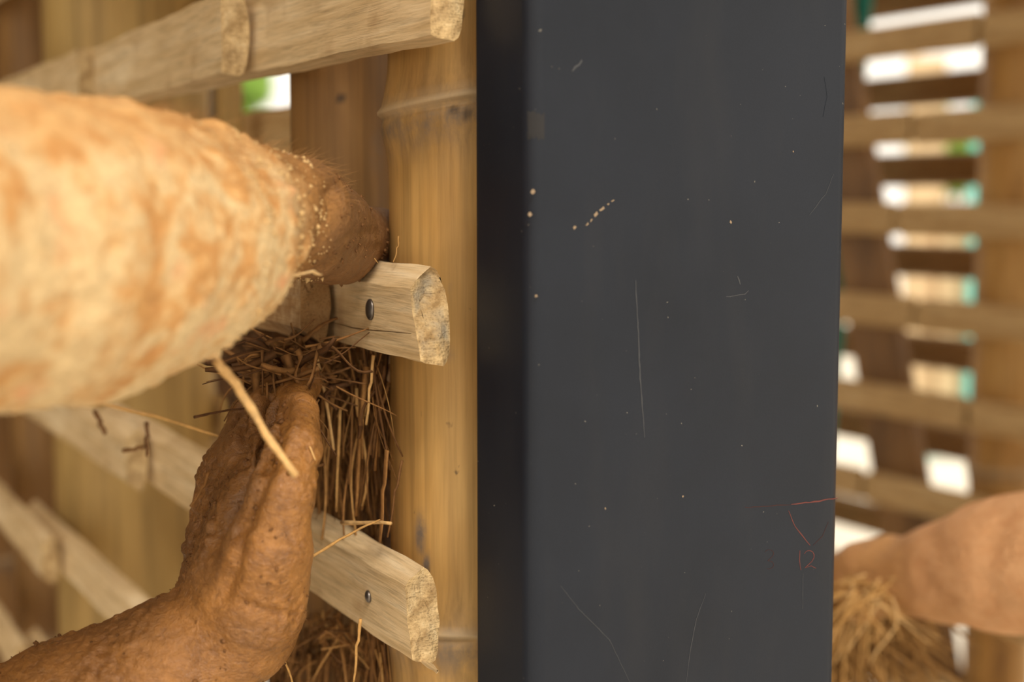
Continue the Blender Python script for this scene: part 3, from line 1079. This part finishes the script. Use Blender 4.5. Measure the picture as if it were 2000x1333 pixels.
# leaf on the forearm
lf = stalk([(500, 546, .600), (540, 546, .605), (580, 537, .615), (610, 530, .625), (628, 537, .634)], 0.0029, 0.95, 'pale curled straw leaf sticking out of the dusty wrist', flat=.35, taper=0.25, name='straw_leaf', amp=0.0004)

# ------------------------------------------------------------------ people
def chain(pts, rad, k=0.012, flat=None):
    return [(pts[i], pts[i + 1], rad[i], rad[i + 1], k, flat) for i in range(len(pts) - 1)]


def finger(p, r, k=0.006):
    return chain([P(*q) for q in p], r, k)


def axis_param(V, pts):
    """arc length along the polyline pts of the closest point, 0 at the first point"""
    best = np.full(len(V), 1e9); par = np.zeros(len(V)); acc = 0
    for a, b in zip(pts[:-1], pts[1:]):
        a_ = np.array(a); b_ = np.array(b); d = b_ - a_; L = np.linalg.norm(d)
        t = np.clip(((V - a_) @ d) / (L * L), 0, 1)
        dist = np.linalg.norm(V - a_ - t[:, None] * d, axis=1)
        m = dist < best
        best[m] = dist[m]; par[m] = acc + t[m] * L
        acc += L
    return par


def groove(V, Q, poly, width, depth):
    N_ = vnormals(V, Q)
    rel = V - np.array([0, 0, H])
    dep = rel[:, 1] * CT - rel[:, 2] * ST
    px = 1000 + FPX * rel[:, 0] / dep
    py = 666.5 - FPX * (rel[:, 1] * ST + rel[:, 2] * CT) / dep
    px = px + vnoise(V, 60, 77) * 9; py = py + vnoise(V, 60, 78) * 9
    best = np.full(len(V), 1e9)
    for (ax_, ay_), (bx_, by_) in zip(poly[:-1], poly[1:]):
        dx, dy = bx_ - ax_, by_ - ay_
        tt = np.clip(((px - ax_) * dx + (py - ay_) * dy) / (dx * dx + dy * dy), 0, 1)
        best = np.minimum(best, np.hypot(px - ax_ - tt * dx, py - ay_ - tt * dy))
    facing = np.clip(-(N_ * rel).sum(1) / np.linalg.norm(rel, axis=1) * 2.5, 0, 1)
    return V - N_ * (depth * np.exp(-(best / width) ** 2) * facing)[:, None]


def ss(x, a, b):
    t = np.clip((x - a) / (b - a), 0, 1)
    return t * t * (3 - 2 * t)


# --- person at the lattice: near (dusty) arm above, far (wet) arm below
nwr = P(575, 417, .675)
nel = P(-263, 500, .44)
n_pts = [P(650, 440, .735), nwr, P(520, 424, .655), P(465, 432, .635), P(380, 456, .60), P(280, 475, .57), P(150, 490, .535), P(0, 494, .495), nel]
n_rad = [.0195, .0258, .0292, .0325, .0445, .0520, .0565, .0550, .046]
prims = chain(n_pts, n_rad, 0.006)
n_sh = Vector((-.46, .33, 1.44))
prims += chain([nel, nel.lerp(n_sh, .4)], [.046, .047], 0.02)
MC = [(690, 437, .768), (700, 453, .757), (696, 472, .748), (684, 491, .742)]
for mc in MC:
    prims += finger([(600, 424 + (mc[1] - 463) * .8, .69), mc], [.0165, .0112], 0.008)
prims += finger([MC[0], (735, 444, .815), (765, 455, .85), (785, 466, .87)], [.0105, .0095, .0085, .0075])
prims += finger([MC[1], (742, 448, .805), (775, 465, .845), (795, 482, .868)], [.0108, .0098, .0088, .0076])
prims += finger([MC[2], (738, 470, .795), (768, 488, .832), (788, 506, .855)], [.0102, .0094, .0085, .0072])
prims += finger([MC[3], (725, 486, .782), (750, 500, .812), (766, 514, .83)], [.0092, .0082, .0075, .0066])
prims += finger([(600, 478, .69), (640, 498, .722), (668, 508, .752), (688, 512, .776)], [.016, .0125, .0105, .0088], 0.010)
V, Q = sdf_mesh(prims, 0.0016)
V = relax(V, Q, 1)
V = groove(V, Q, [(588, 545), (615, 480), (640, 425), (648, 370)], 16, 0.0045)
V = groove(V, Q, [(668, 470), (700, 452), (735, 450)], 9, 0.0018)
V = groove(V, Q, [(665, 500), (700, 482), (735, 478)], 9, 0.0015)
par = axis_param(V, n_pts)       # 0 at the hand, grows to the elbow
Nn = vnormals(V, Q)
amt = 0.35 + 0.65 * ss(par, 0.02, 0.10)
lump = vnoise(V, 46, 1) * 0.0012 + vnoise(V, 120, 2) * 0.0009 + vnoise(V, 260, 3) * 0.0006
crag = np.maximum(vnoise(V, 150, 5), 0) ** 2 * 0.0035 * ss(par, 0.05, 0.10) * (1 - ss(par, 0.15, 0.26))
V = V + Nn * (lump * amt + crag)[:, None]
mudA = 1 - ss(par + vnoise(V, 38, 9) * 0.030 + vnoise(V, 120, 12) * .012, 0.085, 0.135)
darkA = (1 - ss(par + vnoise(V, 60, 10) * 0.016, 0.045, 0.095)) * 0.6
n_arm = (V, Q, mudA, ss(par, 0.06, 0.16) * (1 - 0.75 * ss(Nn[:, 2] + vnoise(V, 40, 14) * .12, 0.55, 0.85)), darkA, np.zeros(len(Q), int))

fwr = P(462, 1222, .705)
fel = P(-310, 1640, .70)
f_pts = [P(500, 1010, .705), P(478, 1120, .703), fwr, P(330, 1300, .703), P(130, 1405, .702), fel]
f_rad = [.022, .0255, .0290, .0315, .0375, .045]
prims = chain(f_pts, f_rad, 0.007)
f_sh = Vector((-.60, .70, 1.38))
prims += chain([fel, fel.lerp(f_sh, .4)], [.045, .048], 0.02)
KN = [(522, 915, .708), (486, 893, .724), (456, 908, .738), (438, 945, .746)]
WB = [(485, 1150, .700), (460, 1150, .712), (440, 1155, .720), (424, 1165, .726)]
for a, b in zip(WB, KN):
    prims += finger([a, b], [.0195, .0140], 0.010)
prims += finger([KN[0], (566, 815, .722), (590, 752, .765), (612, 715, .79)], [.0125, .0105, .0093, .0080])
prims += finger([KN[1], (528, 800, .742), (560, 735, .784), (590, 700, .806)], [.0128, .0108, .0095, .0080])
prims += finger([KN[2], (488, 815, .760), (525, 755, .800), (556, 722, .82)], [.0122, .0102, .0090, .0076])
prims += finger([KN[3], (466, 862, .766), (492, 812, .800), (514, 782, .82)], [.0118, .0095, .0080, .0070])
# thumb on the camera side
prims += finger([(492, 1175, .690), (524, 1070, .672), (550, 960, .668), (574, 872, .680), (584, 805, .702)], [.0245, .0195, .0150, .0125, .0098], 0.006)
prims += finger([(512, 1185, .692), (530, 1090, .688)], [.0185, .0170], 0.012)
V, Q = sdf_mesh(prims, 0.0014)
V = relax(V, Q, 1)
V = groove(V, Q, [(552, 785), (535, 850), (515, 915), (478, 1000), (452, 1090), (440, 1160)], 19, 0.0045)
V = groove(V, Q, [(522, 750), (534, 810), (530, 865), (518, 905)], 17, 0.0085)
V = groove(V, Q, [(470, 800), (482, 850), (470, 905)], 12, 0.0040)
V = groove(V, Q, [(560, 895), (595, 885), (622, 878)], 7, 0.0012)
V = groove(V, Q, [(470, 1180), (520, 1205), (570, 1200)], 9, 0.0016)
V = groove(V, Q, [(415, 1040), (455, 1050), (490, 1030)], 8, 0.0012)
Nn = vnormals(V, Q)
patch = ss(vnoise(V, 26, 28), 0.0, 0.5)
lump = vnoise(V, 30, 21) * 0.0006 + vnoise(V, 130, 22) * 0.0004 + vnoise(V, 330, 23) * (0.0003 + 0.0008 * patch)
clod = np.maximum(vnoise(V, 150, 25) - 0.45, 0) * 0.0040 * patch
V = V + Nn * (lump + clod)[:, None]
par = axis_param(V, f_pts)
mudB = 0.82 + 0.18 * vnoise(V, 30, 26)
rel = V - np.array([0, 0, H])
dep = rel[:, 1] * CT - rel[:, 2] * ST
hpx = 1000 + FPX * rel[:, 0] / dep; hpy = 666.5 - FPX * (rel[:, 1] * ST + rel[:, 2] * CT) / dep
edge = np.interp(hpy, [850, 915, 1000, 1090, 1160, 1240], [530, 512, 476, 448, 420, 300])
left_mask = 1 - ss(hpx - edge + vnoise(V, 60, 29) * 22, -10, 10)  # mask for a darker tone left of the edge line
darkB = np.clip(vnoise(V, 34, 27) * 0.6 - 0.1, 0, 0.4) + 0.42 * left_mask * (1 - ss(hpy, 1120, 1200))
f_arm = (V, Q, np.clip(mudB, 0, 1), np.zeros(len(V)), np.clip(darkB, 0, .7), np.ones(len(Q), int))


def coarse_body(sh, el_from, shoulder_c, face, hips_z=0.92, far_arm=None):
    """trunk, neck, head, legs, upper arms as one blended body (no clothes); returns prims grouped"""
    fx = Vector(face).normalized()
    side = Vector((-fx.y, fx.x, 0))
    c = shoulder_c
    pelvis = Vector((c.x - fx.x * .10, c.y - fx.y * .10, hips_z))
    chest = Vector((c.x - fx.x * .02, c.y - fx.y * .02, c.z - .14))
    torso = [(pelvis, chest, .125, .135, .06, (side, 1.3)), (chest, Vector((c.x, c.y, c.z - .02)), .135, .10, .06, (side, 1.5))]
    neck = [(Vector((c.x, c.y, c.z - .02)), Vector((c.x, c.y, c.z + .11)) + fx * .03, .058, .054, .03, None)]
    hc = Vector((c.x, c.y, c.z + .22)) + fx * .055
    head = [(hc + Vector((0, 0, .035)) - fx * .01, hc + Vector((0, 0, .02)) + fx * .01, .088, .084, .02, None),
            (hc + Vector((0, 0, -.03)) + fx * .025, hc + Vector((0, 0, -.075)) + fx * .05, .066, .042, .03, None),
            (hc + fx * .088 + Vector((0, 0, .012)), hc + fx * .108 + Vector((0, 0, -.022)), .010, .015, .012, None),
            (hc + fx * .085 + side * .022 + Vector((0, 0, -.058)), hc + fx * .085 - side * .022 + Vector((0, 0, -.058)), .010, .010, .008, None)]
    for sg in (-1, 1):
        head.append((hc + side * (.085 * sg) + Vector((0, 0, .02)), hc + side * (.088 * sg) + Vector((0, 0, -.03)), .014, .010, .006, None))
        head.append((hc + fx * .080 + side * (.032 * sg) + Vector((0, 0, .015)), hc + fx * .081 + side * (.032 * sg) + Vector((0, 0, .015)), .013, .013, .004, None))
    legs = []
    for sg in (-1, 1):
        hip = pelvis + side * (.09 * sg)
        knee = Vector((hip.x + fx.x * .03 + side.x * .03 * sg, hip.y + fx.y * .03 + side.y * .03 * sg, .50))
        ank = Vector((knee.x - fx.x * .05, knee.y - fx.y * .05, .09))
        toe = ank + fx * .17 + Vector((0, 0, -.05))
        legs.append((hip, knee, ank, toe))
    return torso, neck, head, legs, hc, fx, side


def build_person(label, arms, elbows, shoulders, face, mats, shirt_mat, trouser_mat, extra_hang=None, group=None, hair_spec=None):
    sc = (shoulders[0] + shoulders[1]) / 2
    torso, neck, head, legs, hc, fx, side = coarse_body(None, None, sc, face)
    prims = torso + neck + head
    for e, s in zip(elbows, shoulders):
        prims += [(e.lerp(s, .22), s, .044, .056, .03, None), (s, sc + Vector((0, 0, -.03)), .056, .08, .04, None)]
    for hip, knee, ank, toe in legs:
        prims += [(hip, knee, .082, .056, .03, None), (knee, ank, .054, .038, .02, None), (ank, toe, .040, .034, .02, None)]
    V0, Q0 = sdf_mesh(prims, 0.011)
    Vs, Qs, mu, cr, dk, mi = [V0], [Q0], [np.zeros(len(V0))], [np.zeros(len(V0))], [np.zeros(len(V0))], [np.full(len(Q0), len(mats) - 1)]
    off = len(V0)
    for (V, Q, a, b, c, m) in arms:
        Vs.append(V); Qs.append(Q + off); mu.append(a); cr.append(b); dk.append(c); mi.append(m)
        off += len(V)
    me = np_mesh('person', np.concatenate(Vs), np.concatenate(Qs), mats)
    me.polygons.foreach_set('material_index', np.concatenate(mi).astype(np.int32))
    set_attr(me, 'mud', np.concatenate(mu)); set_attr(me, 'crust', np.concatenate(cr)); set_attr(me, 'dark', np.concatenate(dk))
    o = bpy.data.objects.new('person', me)
    COL.objects.link(o)
    tag(o, label, 'person')
    # clothes
    g = 0.012
    cl = [(a, b, ra + g, rb + g, k, fl) for a, b, ra, rb, k, fl in torso]
    for e, s in zip(elbows, shoulders):
        cl += [(e.lerp(s, .34), s, .060, .070, .03, None), (s, sc + Vector((0, 0, -.03)), .068, .09, .04, None)]
    V, Q = sdf_mesh(cl, 0.010)
    V = V + vnormals(V, Q) * (vnoise(V, 14, 3) * .006)[:, None]
    sh = bpy.data.objects.new('shirt', np_mesh('shirt', V, Q, shirt_mat)); COL.objects.link(sh); sh.parent = o
    cl = []
    for hip, knee, ank, toe in legs:
        cl += [(hip + Vector((0, 0, .03)), knee, .105, .078, .03, None), (knee, ank + Vector((0, 0, .03)), .078, .066, .02, None)]
    cl.append((legs[0][0] + Vector((0, 0, .06)), legs[1][0] + Vector((0, 0, .06)), .115, .115, .05, None))
    V, Q = sdf_mesh(cl, 0.011)
    V = V + vnormals(V, Q) * (vnoise(V, 11, 5) * .007)[:, None]
    tr = bpy.data.objects.new('trousers', np_mesh('trousers', V, Q, trouser_mat)); COL.objects.link(tr); tr.parent = o
    for hip, knee, ank, toe in legs:
        V, Q = sdf_mesh([(ank + Vector((0, 0, -.035)), toe + Vector((0, 0, .004)), .054, .044, .02, None), (ank + Vector((0, 0, .03)), ank + Vector((0, 0, -.035)), .052, .054, .02, None)], 0.008)
        V[:, 2] = np.maximum(V[:, 2], 0.0)
        b = bpy.data.objects.new('boot', np_mesh('boot', V, Q, M_BOOT)); COL.objects.link(b); b.parent = o
    V, Q = sdf_mesh([(hc + Vector((0, 0, .055)) - fx * .028, hc + Vector((0, 0, .045)) - fx * .022, .094, .092, .01, None), (hc + Vector((0, 0, -.02)) - fx * .045, hc - fx * .03, .068, .08, .02, None)], 0.008)
    V = V + vnormals(V, Q) * (vnoise(V, 70, 8) * .004)[:, None]
    hr = bpy.data.objects.new('hair', np_mesh('hair', V, Q, M_HEAD_HAIR)); COL.objects.link(hr); hr.parent = o
    return o


M_SHIRT = mat_plain('work_shirt', (0.30, 0.28, 0.25), 0.9, 0.2, 40)
M_TROUS = mat_plain('work_trousers', (0.16, 0.15, 0.15), 0.9, 0.2, 40)
M_BOOT = mat_plain('muddy_boot', (0.12, 0.07, 0.035), 0.85, 0.3, 30)

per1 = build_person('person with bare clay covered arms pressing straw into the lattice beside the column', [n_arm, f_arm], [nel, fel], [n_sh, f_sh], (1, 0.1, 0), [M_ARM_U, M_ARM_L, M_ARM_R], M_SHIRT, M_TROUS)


def arm_hairs(V, Q, count, seed, lmin, lmax, mask, flow, mat):
    N_ = vnormals(V, Q)
    idx = np.nonzero(mask)[0]
    rs = np.random.RandomState(seed)
    pick = rs.choice(idx, min(count, len(idx)), replace=False)
    verts, faces = [], []
    for i in pick:
        p = Vector(V[i]); n = Vector(N_[i])
        d = (flow - n * flow.dot(n)).normalized()
        d = (d + Vector(rs.uniform(-.45, .45, 3))).normalized()
        L = rs.uniform(lmin, lmax); r = rs.uniform(0.00006, 0.00011)
        s = n.cross(d).normalized()
        base = len(verts)
        for t, rr in ((0, 1), (.5, .8), (1, .25)):
            c = p + d * L * t + n * (L * (.55 * t - .25 * t * t))
            for k in range(3):
                a = 2.094 * k
                verts.append(c + s * (r * rr * math.cos(a)) + n * (r * rr * math.sin(a)))
        for j in range(2):
            for k in range(3):
                x = base + j * 3 + k; y = base + j * 3 + (k + 1) % 3
                faces.append((x, y, y + 3, x + 3))
    return new_obj('arm_hair', verts, faces, mat)


V, Q = n_arm[0], n_arm[1]
flow = (P(660, 400, .72) - P(500, 330, .66)).normalized()
par = axis_param(V, n_pts)
mask = (par > 0.03) & (par < 0.20) & (vnormals(V, Q) @ np.array([-.3, -.4, .9]) > 0.25)
h = arm_hairs(V, Q, 1100, 5, 0.006, 0.013, mask, flow, M_HAIR)
h.parent = per1; h['kind'] = 'stuff'; h['label'] = 'fine golden arm hair'
V, Q = f_arm[0], f_arm[1]
par = axis_param(V, f_pts)
mask = (par > 0.12) & (vnormals(V, Q) @ np.array([0, -.3, .9]) > 0.1)
h = arm_hairs(V, Q, 700, 6, 0.004, 0.008, mask, Vector((-.6, 0, .5)).normalized(), M_HAIR)
h.parent = per1; h['kind'] = 'stuff'; h['label'] = 'fine brown arm hair'

def crumbs(V, Q, count, seed, rmin, rmax, mask, mat):
    N_ = vnormals(V, Q)
    rs = np.random.RandomState(seed)
    idx = np.nonzero(mask)[0]
    verts, faces = [], []
    for i in rs.choice(idx, min(count, len(idx)), replace=False):
        c = Vector(V[i]) + Vector(N_[i]) * 0.0003
        r = rmin + (rmax - rmin) * rs.rand() ** 3
        b = len(verts)
        for d in ((1, 0, 0), (-1, 0, 0), (0, 1, 0), (0, -1, 0), (0, 0, 1), (0, 0, -1)):
            verts.append(c + Vector(d) * r * rs.uniform(.6, 1.3) + Vector(rs.uniform(-.3, .3, 3)) * r)
        for f_ in ((0, 2, 4), (2, 1, 4), (1, 3, 4), (3, 0, 4), (2, 0, 5), (1, 2, 5), (3, 1, 5), (0, 3, 5)):
            faces.append(tuple(b + k for k in f_))
    o = new_obj('clay_crumbs', verts, faces, mat)
    o.parent = per1
    o['kind'] = 'stuff'
    return o


V, Q = n_arm[0], n_arm[1]
par = axis_param(V, n_pts)
M_CRUMB_P = mat_plain('dry_clay_crumb', (0.58, 0.38, 0.17), 0.9, 0.3, 300)
M_CRUMB_D = mat_plain('wet_clay_crumb', (0.17, 0.075, 0.024), 0.7, 0.4, 300)
m_ = (par > 0.035) & (par < 0.17) & (vnoise(V, 45, 61) > 0.0)
o = crumbs(V, Q, 900, 3, 0.0004, 0.0017, m_, M_CRUMB_P); o['label'] = 'dry clay crumbs on the dusty wrist'
m_ = (par < 0.075) & (vnoise(V, 55, 62) > 0.05)
o = crumbs(V, Q, 300, 4, 0.0004, 0.0016, m_, M_CRUMB_D); o['label'] = 'dark clay crumbs on the pressed hand'
V, Q = f_arm[0], f_arm[1]
m_ = vnoise(V, 42, 63) > 0.15
o = crumbs(V, Q, 900, 5, 0.0004, 0.0018, m_, M_CRUMB_D); o['label'] = 'dark wet clay crumbs on the lower arm'

# --- second person reaching from behind the column
bwr = P(1755, 1128, 1.15)
bel = P(2330, 1105, .98)
b_pts = [P(1690, 1125, 1.175), bwr, P(1850, 1118, 1.12), P(1960, 1105, 1.085), P(2080, 1100, 1.05), bel]
b_rad = [.024, .0265, .036, .048, .052, .046]
prims = chain(b_pts, b_rad, 0.018)
b_sh = Vector((.70, .98, 1.42))
prims += chain([bel, bel.lerp(b_sh, .4)], [.046, .048], .02)
KB = [(1668, 1096, 1.165), (1652, 1112, 1.175), (1648, 1134, 1.185), (1655, 1156, 1.195)]
for kb in KB:
    prims += finger([(1735, 1110 + (kb[1] - 1125) * .5, 1.16), kb], [.018, .013], .012)
for kb, dz in zip(KB, (0, 0, 0, 0)):
    x, y, d = kb
    prims += finger([kb, (x - 18, y + 40, d + .005), (x + 6, y + 66, d + .030), (x + 34, y + 56, d + .040)], [.0115, .0105, .0095, .0082])
prims += finger([(1735, 1150, 1.15), (1702, 1172, 1.145), (1672, 1184, 1.150), (1650, 1190, 1.16)], [.0165, .0135, .0115, .0095], .01)
V, Q = sdf_mesh(prims, 0.0032)
V = relax(V, Q, 1)
par = axis_param(V, b_pts)
V = V + vnormals(V, Q) * (vnoise(V, 60, 31) * .0012)[:, None]
mudC = (1 - ss(par + vnoise(V, 30, 32) * .03, 0.03, 0.10)) * 0.7
b_arm = (V, Q, mudC, np.zeros(len(V)), np.zeros(len(V)), np.zeros(len(Q), int))
b_sh2 = Vector((.76, 1.36, 1.42))
b_el2 = Vector((.86, 1.44, 1.13))
hang = chain([b_sh2, b_el2, Vector((.80, 1.42, .90))], [.05, .044, .03], .02)
hb = Vector((.79, 1.42, .86))
for k, (dx, L) in enumerate(((-.03, .075), (-.01, .085), (.01, .08), (.03, .065))):
    b0 = hb + Vector((dx, .0, -.05))
    hang += [(hb + Vector((dx * .5, 0, .03)), b0, .018, .013, .012, None), (b0, b0 + Vector((-.005, -.008, -L * .55)), .010, .009, .005, None), (b0 + Vector((-.005, -.008, -L * .55)), b0 + Vector((-.002, -.022, -L)), .009, .0075, .005, None)]
hang += [(hb + Vector((-.02, -.01, .02)), hb + Vector((-.055, -.03, -.02)), .014, .012, .01, None), (hb + Vector((-.055, -.03, -.02)), hb + Vector((-.06, -.04, -.055)), .011, .009, .005, None)]
V, Q = sdf_mesh(hang, 0.005)
c_arm = (V, Q, np.zeros(len(V)), np.zeros(len(V)), np.zeros(len(V)), np.zeros(len(Q), int))
per2 = build_person('person reaching in behind the column with a tanned forearm and a fistful of straw', [b_arm, c_arm], [bel, b_el2], [b_sh, b_sh2], (-1, 0.05, 0), [M_ARM_R, M_ARM_R], M_SHIRT, M_TROUS)

S = Strands()
rg = random.Random(77)
for i in range(420):
    a = P(rg.gauss(1665, 45), rg.uniform(1135, 1230), rg.uniform(1.15, 1.24))
    ang = rg.gauss(0.1, 0.5)
    L = rg.uniform(0.03, 0.11)
    b = a + Vector((math.sin(ang) * L, rg.uniform(-.3, .3) * L, -math.cos(ang) * L))
    pts = wavy(a, b, 5, 0.010, 7000 + i)
    if rg.random() < .7: S.add(pts, rg.uniform(0.0009, 0.0016), rg.uniform(0.0, 0.55), 5, 1, i)
    else: S.add(pts, rg.uniform(0.0020, 0.004), rg.uniform(0.0, 0.45), 4, 0.25, i)
for i in range(60):
    a = P(rg.uniform(1640, 1750), rg.uniform(1125, 1180), rg.uniform(1.11, 1.14))
    ang = rg.uniform(-1.6, 1.6)
    L = rg.uniform(0.03, 0.08)
    S.add(wavy(a, a + Vector((math.sin(ang) * L, 0, -math.cos(ang) * L)), 5, .006, 9000 + i), 0.0011, rg.uniform(.3, .9), 5, 1, i)
tag(S.build('straw_bundle', M_STRAW_L), 'loose bundle of golden brown straw hanging from the fist behind the column', 'straw', kind='stuff')

# ------------------------------------------------------------------ far lattice on the right
lat2 = empty('bamboo_lattice', (0.95, 2.2, 0))
tag(lat2, 'blurred bamboo and slat lattice wall frame behind the reaching forearm, daylight in its gaps', 'lattice', 'lattice wall frames')
O2 = P(1900, 430, 2.34)
W2 = Vector((O2.x, O2.y, 0))


def WW(s, q, z):
    p = W2 + U * s + INTO * q
    return Vector((p.x, p.y, z))


def PW2(px, py, q):
    r = ray(px, py)
    t = INTO.dot(W2 + INTO * q) / INTO.dot(r)
    return r * t + Vector((0, 0, H))


def s2_of(px, q, py=430):
    return U.dot(PW2(px, py, q) - W2)


rows = [PW2(1900, y, 0).z for y in (60, 243, 432, 626, 815, 1003, 1195, 1385)]
dz = rows[0] - rows[1]
rows = [rows[0] + dz * k for k in range(6, 0, -1)] + rows + [rows[-1] - dz * k for k in range(1, 4)]
joints = {6: 1905, 7: 1780, 8: 1752, 9: 1795, 10: 1905, 11: 1700}
for i, z in enumerate(rows):
    if z < 0.04 or z > 2.9: continue
    sj = s2_of(joints.get(i, 1700 + 37 * (i % 5)), 0)
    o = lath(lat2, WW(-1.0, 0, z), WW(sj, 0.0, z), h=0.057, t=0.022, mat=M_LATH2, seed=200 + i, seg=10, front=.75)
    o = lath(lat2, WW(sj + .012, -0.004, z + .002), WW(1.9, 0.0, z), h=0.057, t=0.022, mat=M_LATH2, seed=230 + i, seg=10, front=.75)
M_LATH_SHADE = mat_lath('lath_wood_shaded', (0.20, 0.11, 0.045), (0.26, 0.15, 0.06), (0.33, 0.20, 0.09))  # shade on the rear slats is put into this darker wood colour
rear_y = (-15, 172, 330, 512, 690, 862, 1050)
for i, y in enumerate(rear_y):
    z = PW2(1830, y, 0.2).z
    lath(lat2, WW(-1.0, 0.20, z), WW(1.9, 0.20, z), h=0.062, t=0.022, mat=M_LATH_SHADE, seed=260 + i, seg=10, front=.8)
pc = PW2(1975, 430, 0.08)
pole(lat2, (pc.x, pc.y), 0.056, 0, 2.94, [0.9, 1.5, 2.1], M_BAM, seed=31, label='bamboo post of the blurred lattice at the picture edge')
for s in (-.45, -.85, .95, 1.6):
    q = WW(s, 0.08, 0)
    pole(lat2, (q.x, q.y), 0.052, 0, 2.94, [0.8, 1.4, 2.0], M_BAM, seed=int(40 + s * 10))
# leaning board behind the near slats of that lattice
a_l, a_r = PW2(1500, 150, .05), PW2(1672, 150, .05)
b_l, b_r = PW2(1690, 1110, .05), PW2(1828, 1110, .05)
top_l = a_l + (a_l - b_l) * 1.05; top_r = a_r + (a_r - b_r) * 1.05
zb = 0.02
def ext(a, b, z):
    t_ = (z - a.z) / (b.z - a.z)
    return a + (b - a) * t_
w_dir = (b_r - b_l); w_dir.z = 0
bw = 0.125
rail_r0 = ext(a_r, b_r, 0.02); rail_r1 = ext(a_r, b_r, 2.3)
wn = w_dir.normalized()
vv = []
for base in (rail_r0, rail_r1):
    for dx, dq in ((0, 0), (-bw, 0), (-bw, .022), (0, .022)):
        p = base + wn * dx + INTO * dq
        vv.append(p)
ff = [(0, 1, 5, 4), (1, 2, 6, 5), (2, 3, 7, 6), (3, 0, 4, 7), (3, 2, 1, 0), (4, 5, 6, 7)]
bo = new_obj('brace_board', [v - rail_r0 for v in vv], ff, M_BAM_B, None, False)
set_attr(bo.data, 'node', np.zeros(8))
bo.matrix_basis = Matrix.Translation(rail_r0)
keep_world(bo, lat2)
bo['label'] = 'leaning brown board'

# teal pole leaning beyond
def tube(name, a, b, r, mat, sides=16):
    S = Strands()
    S.add([a.lerp(b, k / 6) for k in range(7)], r, .5, sides, 1, 1, 1.0, 0.0)
    o = S.build(name, mat)
    return o


M_TEAL = mat_plain('teal_paint', (0.010, 0.16, 0.13), 0.5, 0.15, 10)
M_TURQ = mat_plain('turquoise_plastic', (0.10, 0.50, 0.46), 0.5, 0.1, 4)
M_TAN = mat_plain('tan_timber', (0.62, 0.45, 0.27), 0.8, 0.2, 3)
M_GREEN = mat_plain('bright_leaf', (0.24, 0.40, 0.07), 0.6, 0.35, 6)
M_WHITE = mat_plain('white_sheet', (0.82, 0.82, 0.80), 0.6, 0.05, 2)
a = PW2(1686, 0, .115); b = PW2(1666, 230, .115)
zt = (2.9 - b.z) / (a.z - b.z)
d_ = a - b
p_hi = b + d_ * ((2.9 - b.z) / d_.z); p_lo = b + d_ * ((0.03 - b.z) / d_.z)
tag(tube('teal_pole', p_lo, p_hi, 0.018, M_TEAL), 'dark teal pole leaning beside the column edge', 'pole')


def plank(px, py, d, w, hgt, mat, label, name='timber_plank', lean=.08, cat='plank', th=.03, group=None):
    c = P(px, py, d)
    x0 = c.x
    v = [(-w / 2, 0, 0), (w / 2, 0, 0), (w / 2, th, 0), (-w / 2, th, 0), (-w / 2, lean, hgt), (w / 2, lean, hgt), (w / 2, lean + th, hgt), (-w / 2, lean + th, hgt)]
    f = [(0, 1, 5, 4), (1, 2, 6, 5), (2, 3, 7, 6), (3, 0, 4, 7), (3, 2, 1, 0), (4, 5, 6, 7)]
    o = new_obj(name, v, f, mat, None, False)
    o.location = (x0, c.y, 0.0)
    tag(o, label, cat, group)
    return o


plank(1812, 500, 7.9, .21, 2.15, M_TAN, 'blurred tan plank standing outside, next to the white gap', group='planks outside')
plank(1872, 500, 7.8, .17, 1.35, M_TAN, 'blurred tan plank standing outside, between green shrub and turquoise post', group='planks outside')
plank(1778, 500, 8.4, .05, 2.4, M_TAN, 'thin blurred plank standing outside, by the bright gap', group='planks outside')
plank(1905, 500, 7.7, .06, 2.0, M_TURQ, 'blurred turquoise post standing outside beyond the lattice', 'turquoise_post', 0.0, 'post', .045)
plank(1846, 500, 7.5, .24, .10, M_TURQ, 'blurred low turquoise crate outside on the pale ground', 'turquoise_crate', 0.0, 'crate', .3)


def shrub(px, py, d, r, label, seed, zc=None):
    c = P(px, py, d)
    rg = random.Random(seed)
    root = empty('shrub', (c.x, c.y, 0))
    vs, fs = [], []
    zc = c.z if zc is None else zc
    for i in range(900):
        u = Vector((rg.gauss(0, 1), rg.gauss(0, 1), rg.gauss(0, 1))).normalized() * r * rg.random() ** .4
        p = Vector((u.x, u.y, zc + u.z * 1.1))
        if p.z < .05: continue
        a = Vector((rg.gauss(0, 1), rg.gauss(0, 1), rg.gauss(0, 1))).normalized() * .07
        b = a.orthogonal().normalized() * .028
        k = len(vs)
        vs += [p - a, p + b, p + a, p - b + Vector((0, 0, .008))]
        fs.append((k, k + 1, k + 2, k + 3))
    o = new_obj('foliage', vs, fs, M_GREEN, root, False)
    S = Strands()
    for k in range(5):
        S.add(wavy(Vector((rg.uniform(-.05, .05), rg.uniform(-.05, .05), 0)), Vector((rg.uniform(-.5, .5) * r, rg.uniform(-.5, .5) * r, zc)), 6, .04, seed + k), .018, .4, 6, 1, k)
    st = S.build('stem', M_LATH2 if False else M_STRAW)
    st.parent = root
    tag(root, label, 'shrub', 'shrubs outside')
    return root


shrub(1852, 330, 9.0, .24, 'bright green shrub outside, seen through the upper gaps of the blurred lattice', 1, 1.65)
shrub(1838, 620, 8.6, .12, 'small green shrub outside, seen between the tan planks', 2, 1.0)
shrub(1908, 800, 9.6, .25, 'low green shrub outside beyond the turquoise post', 3, .6)
shrub(470, 100, 12.0, .25, 'green shrub outside, seen through the gap left of the brown bamboo post', 4, 2.35)
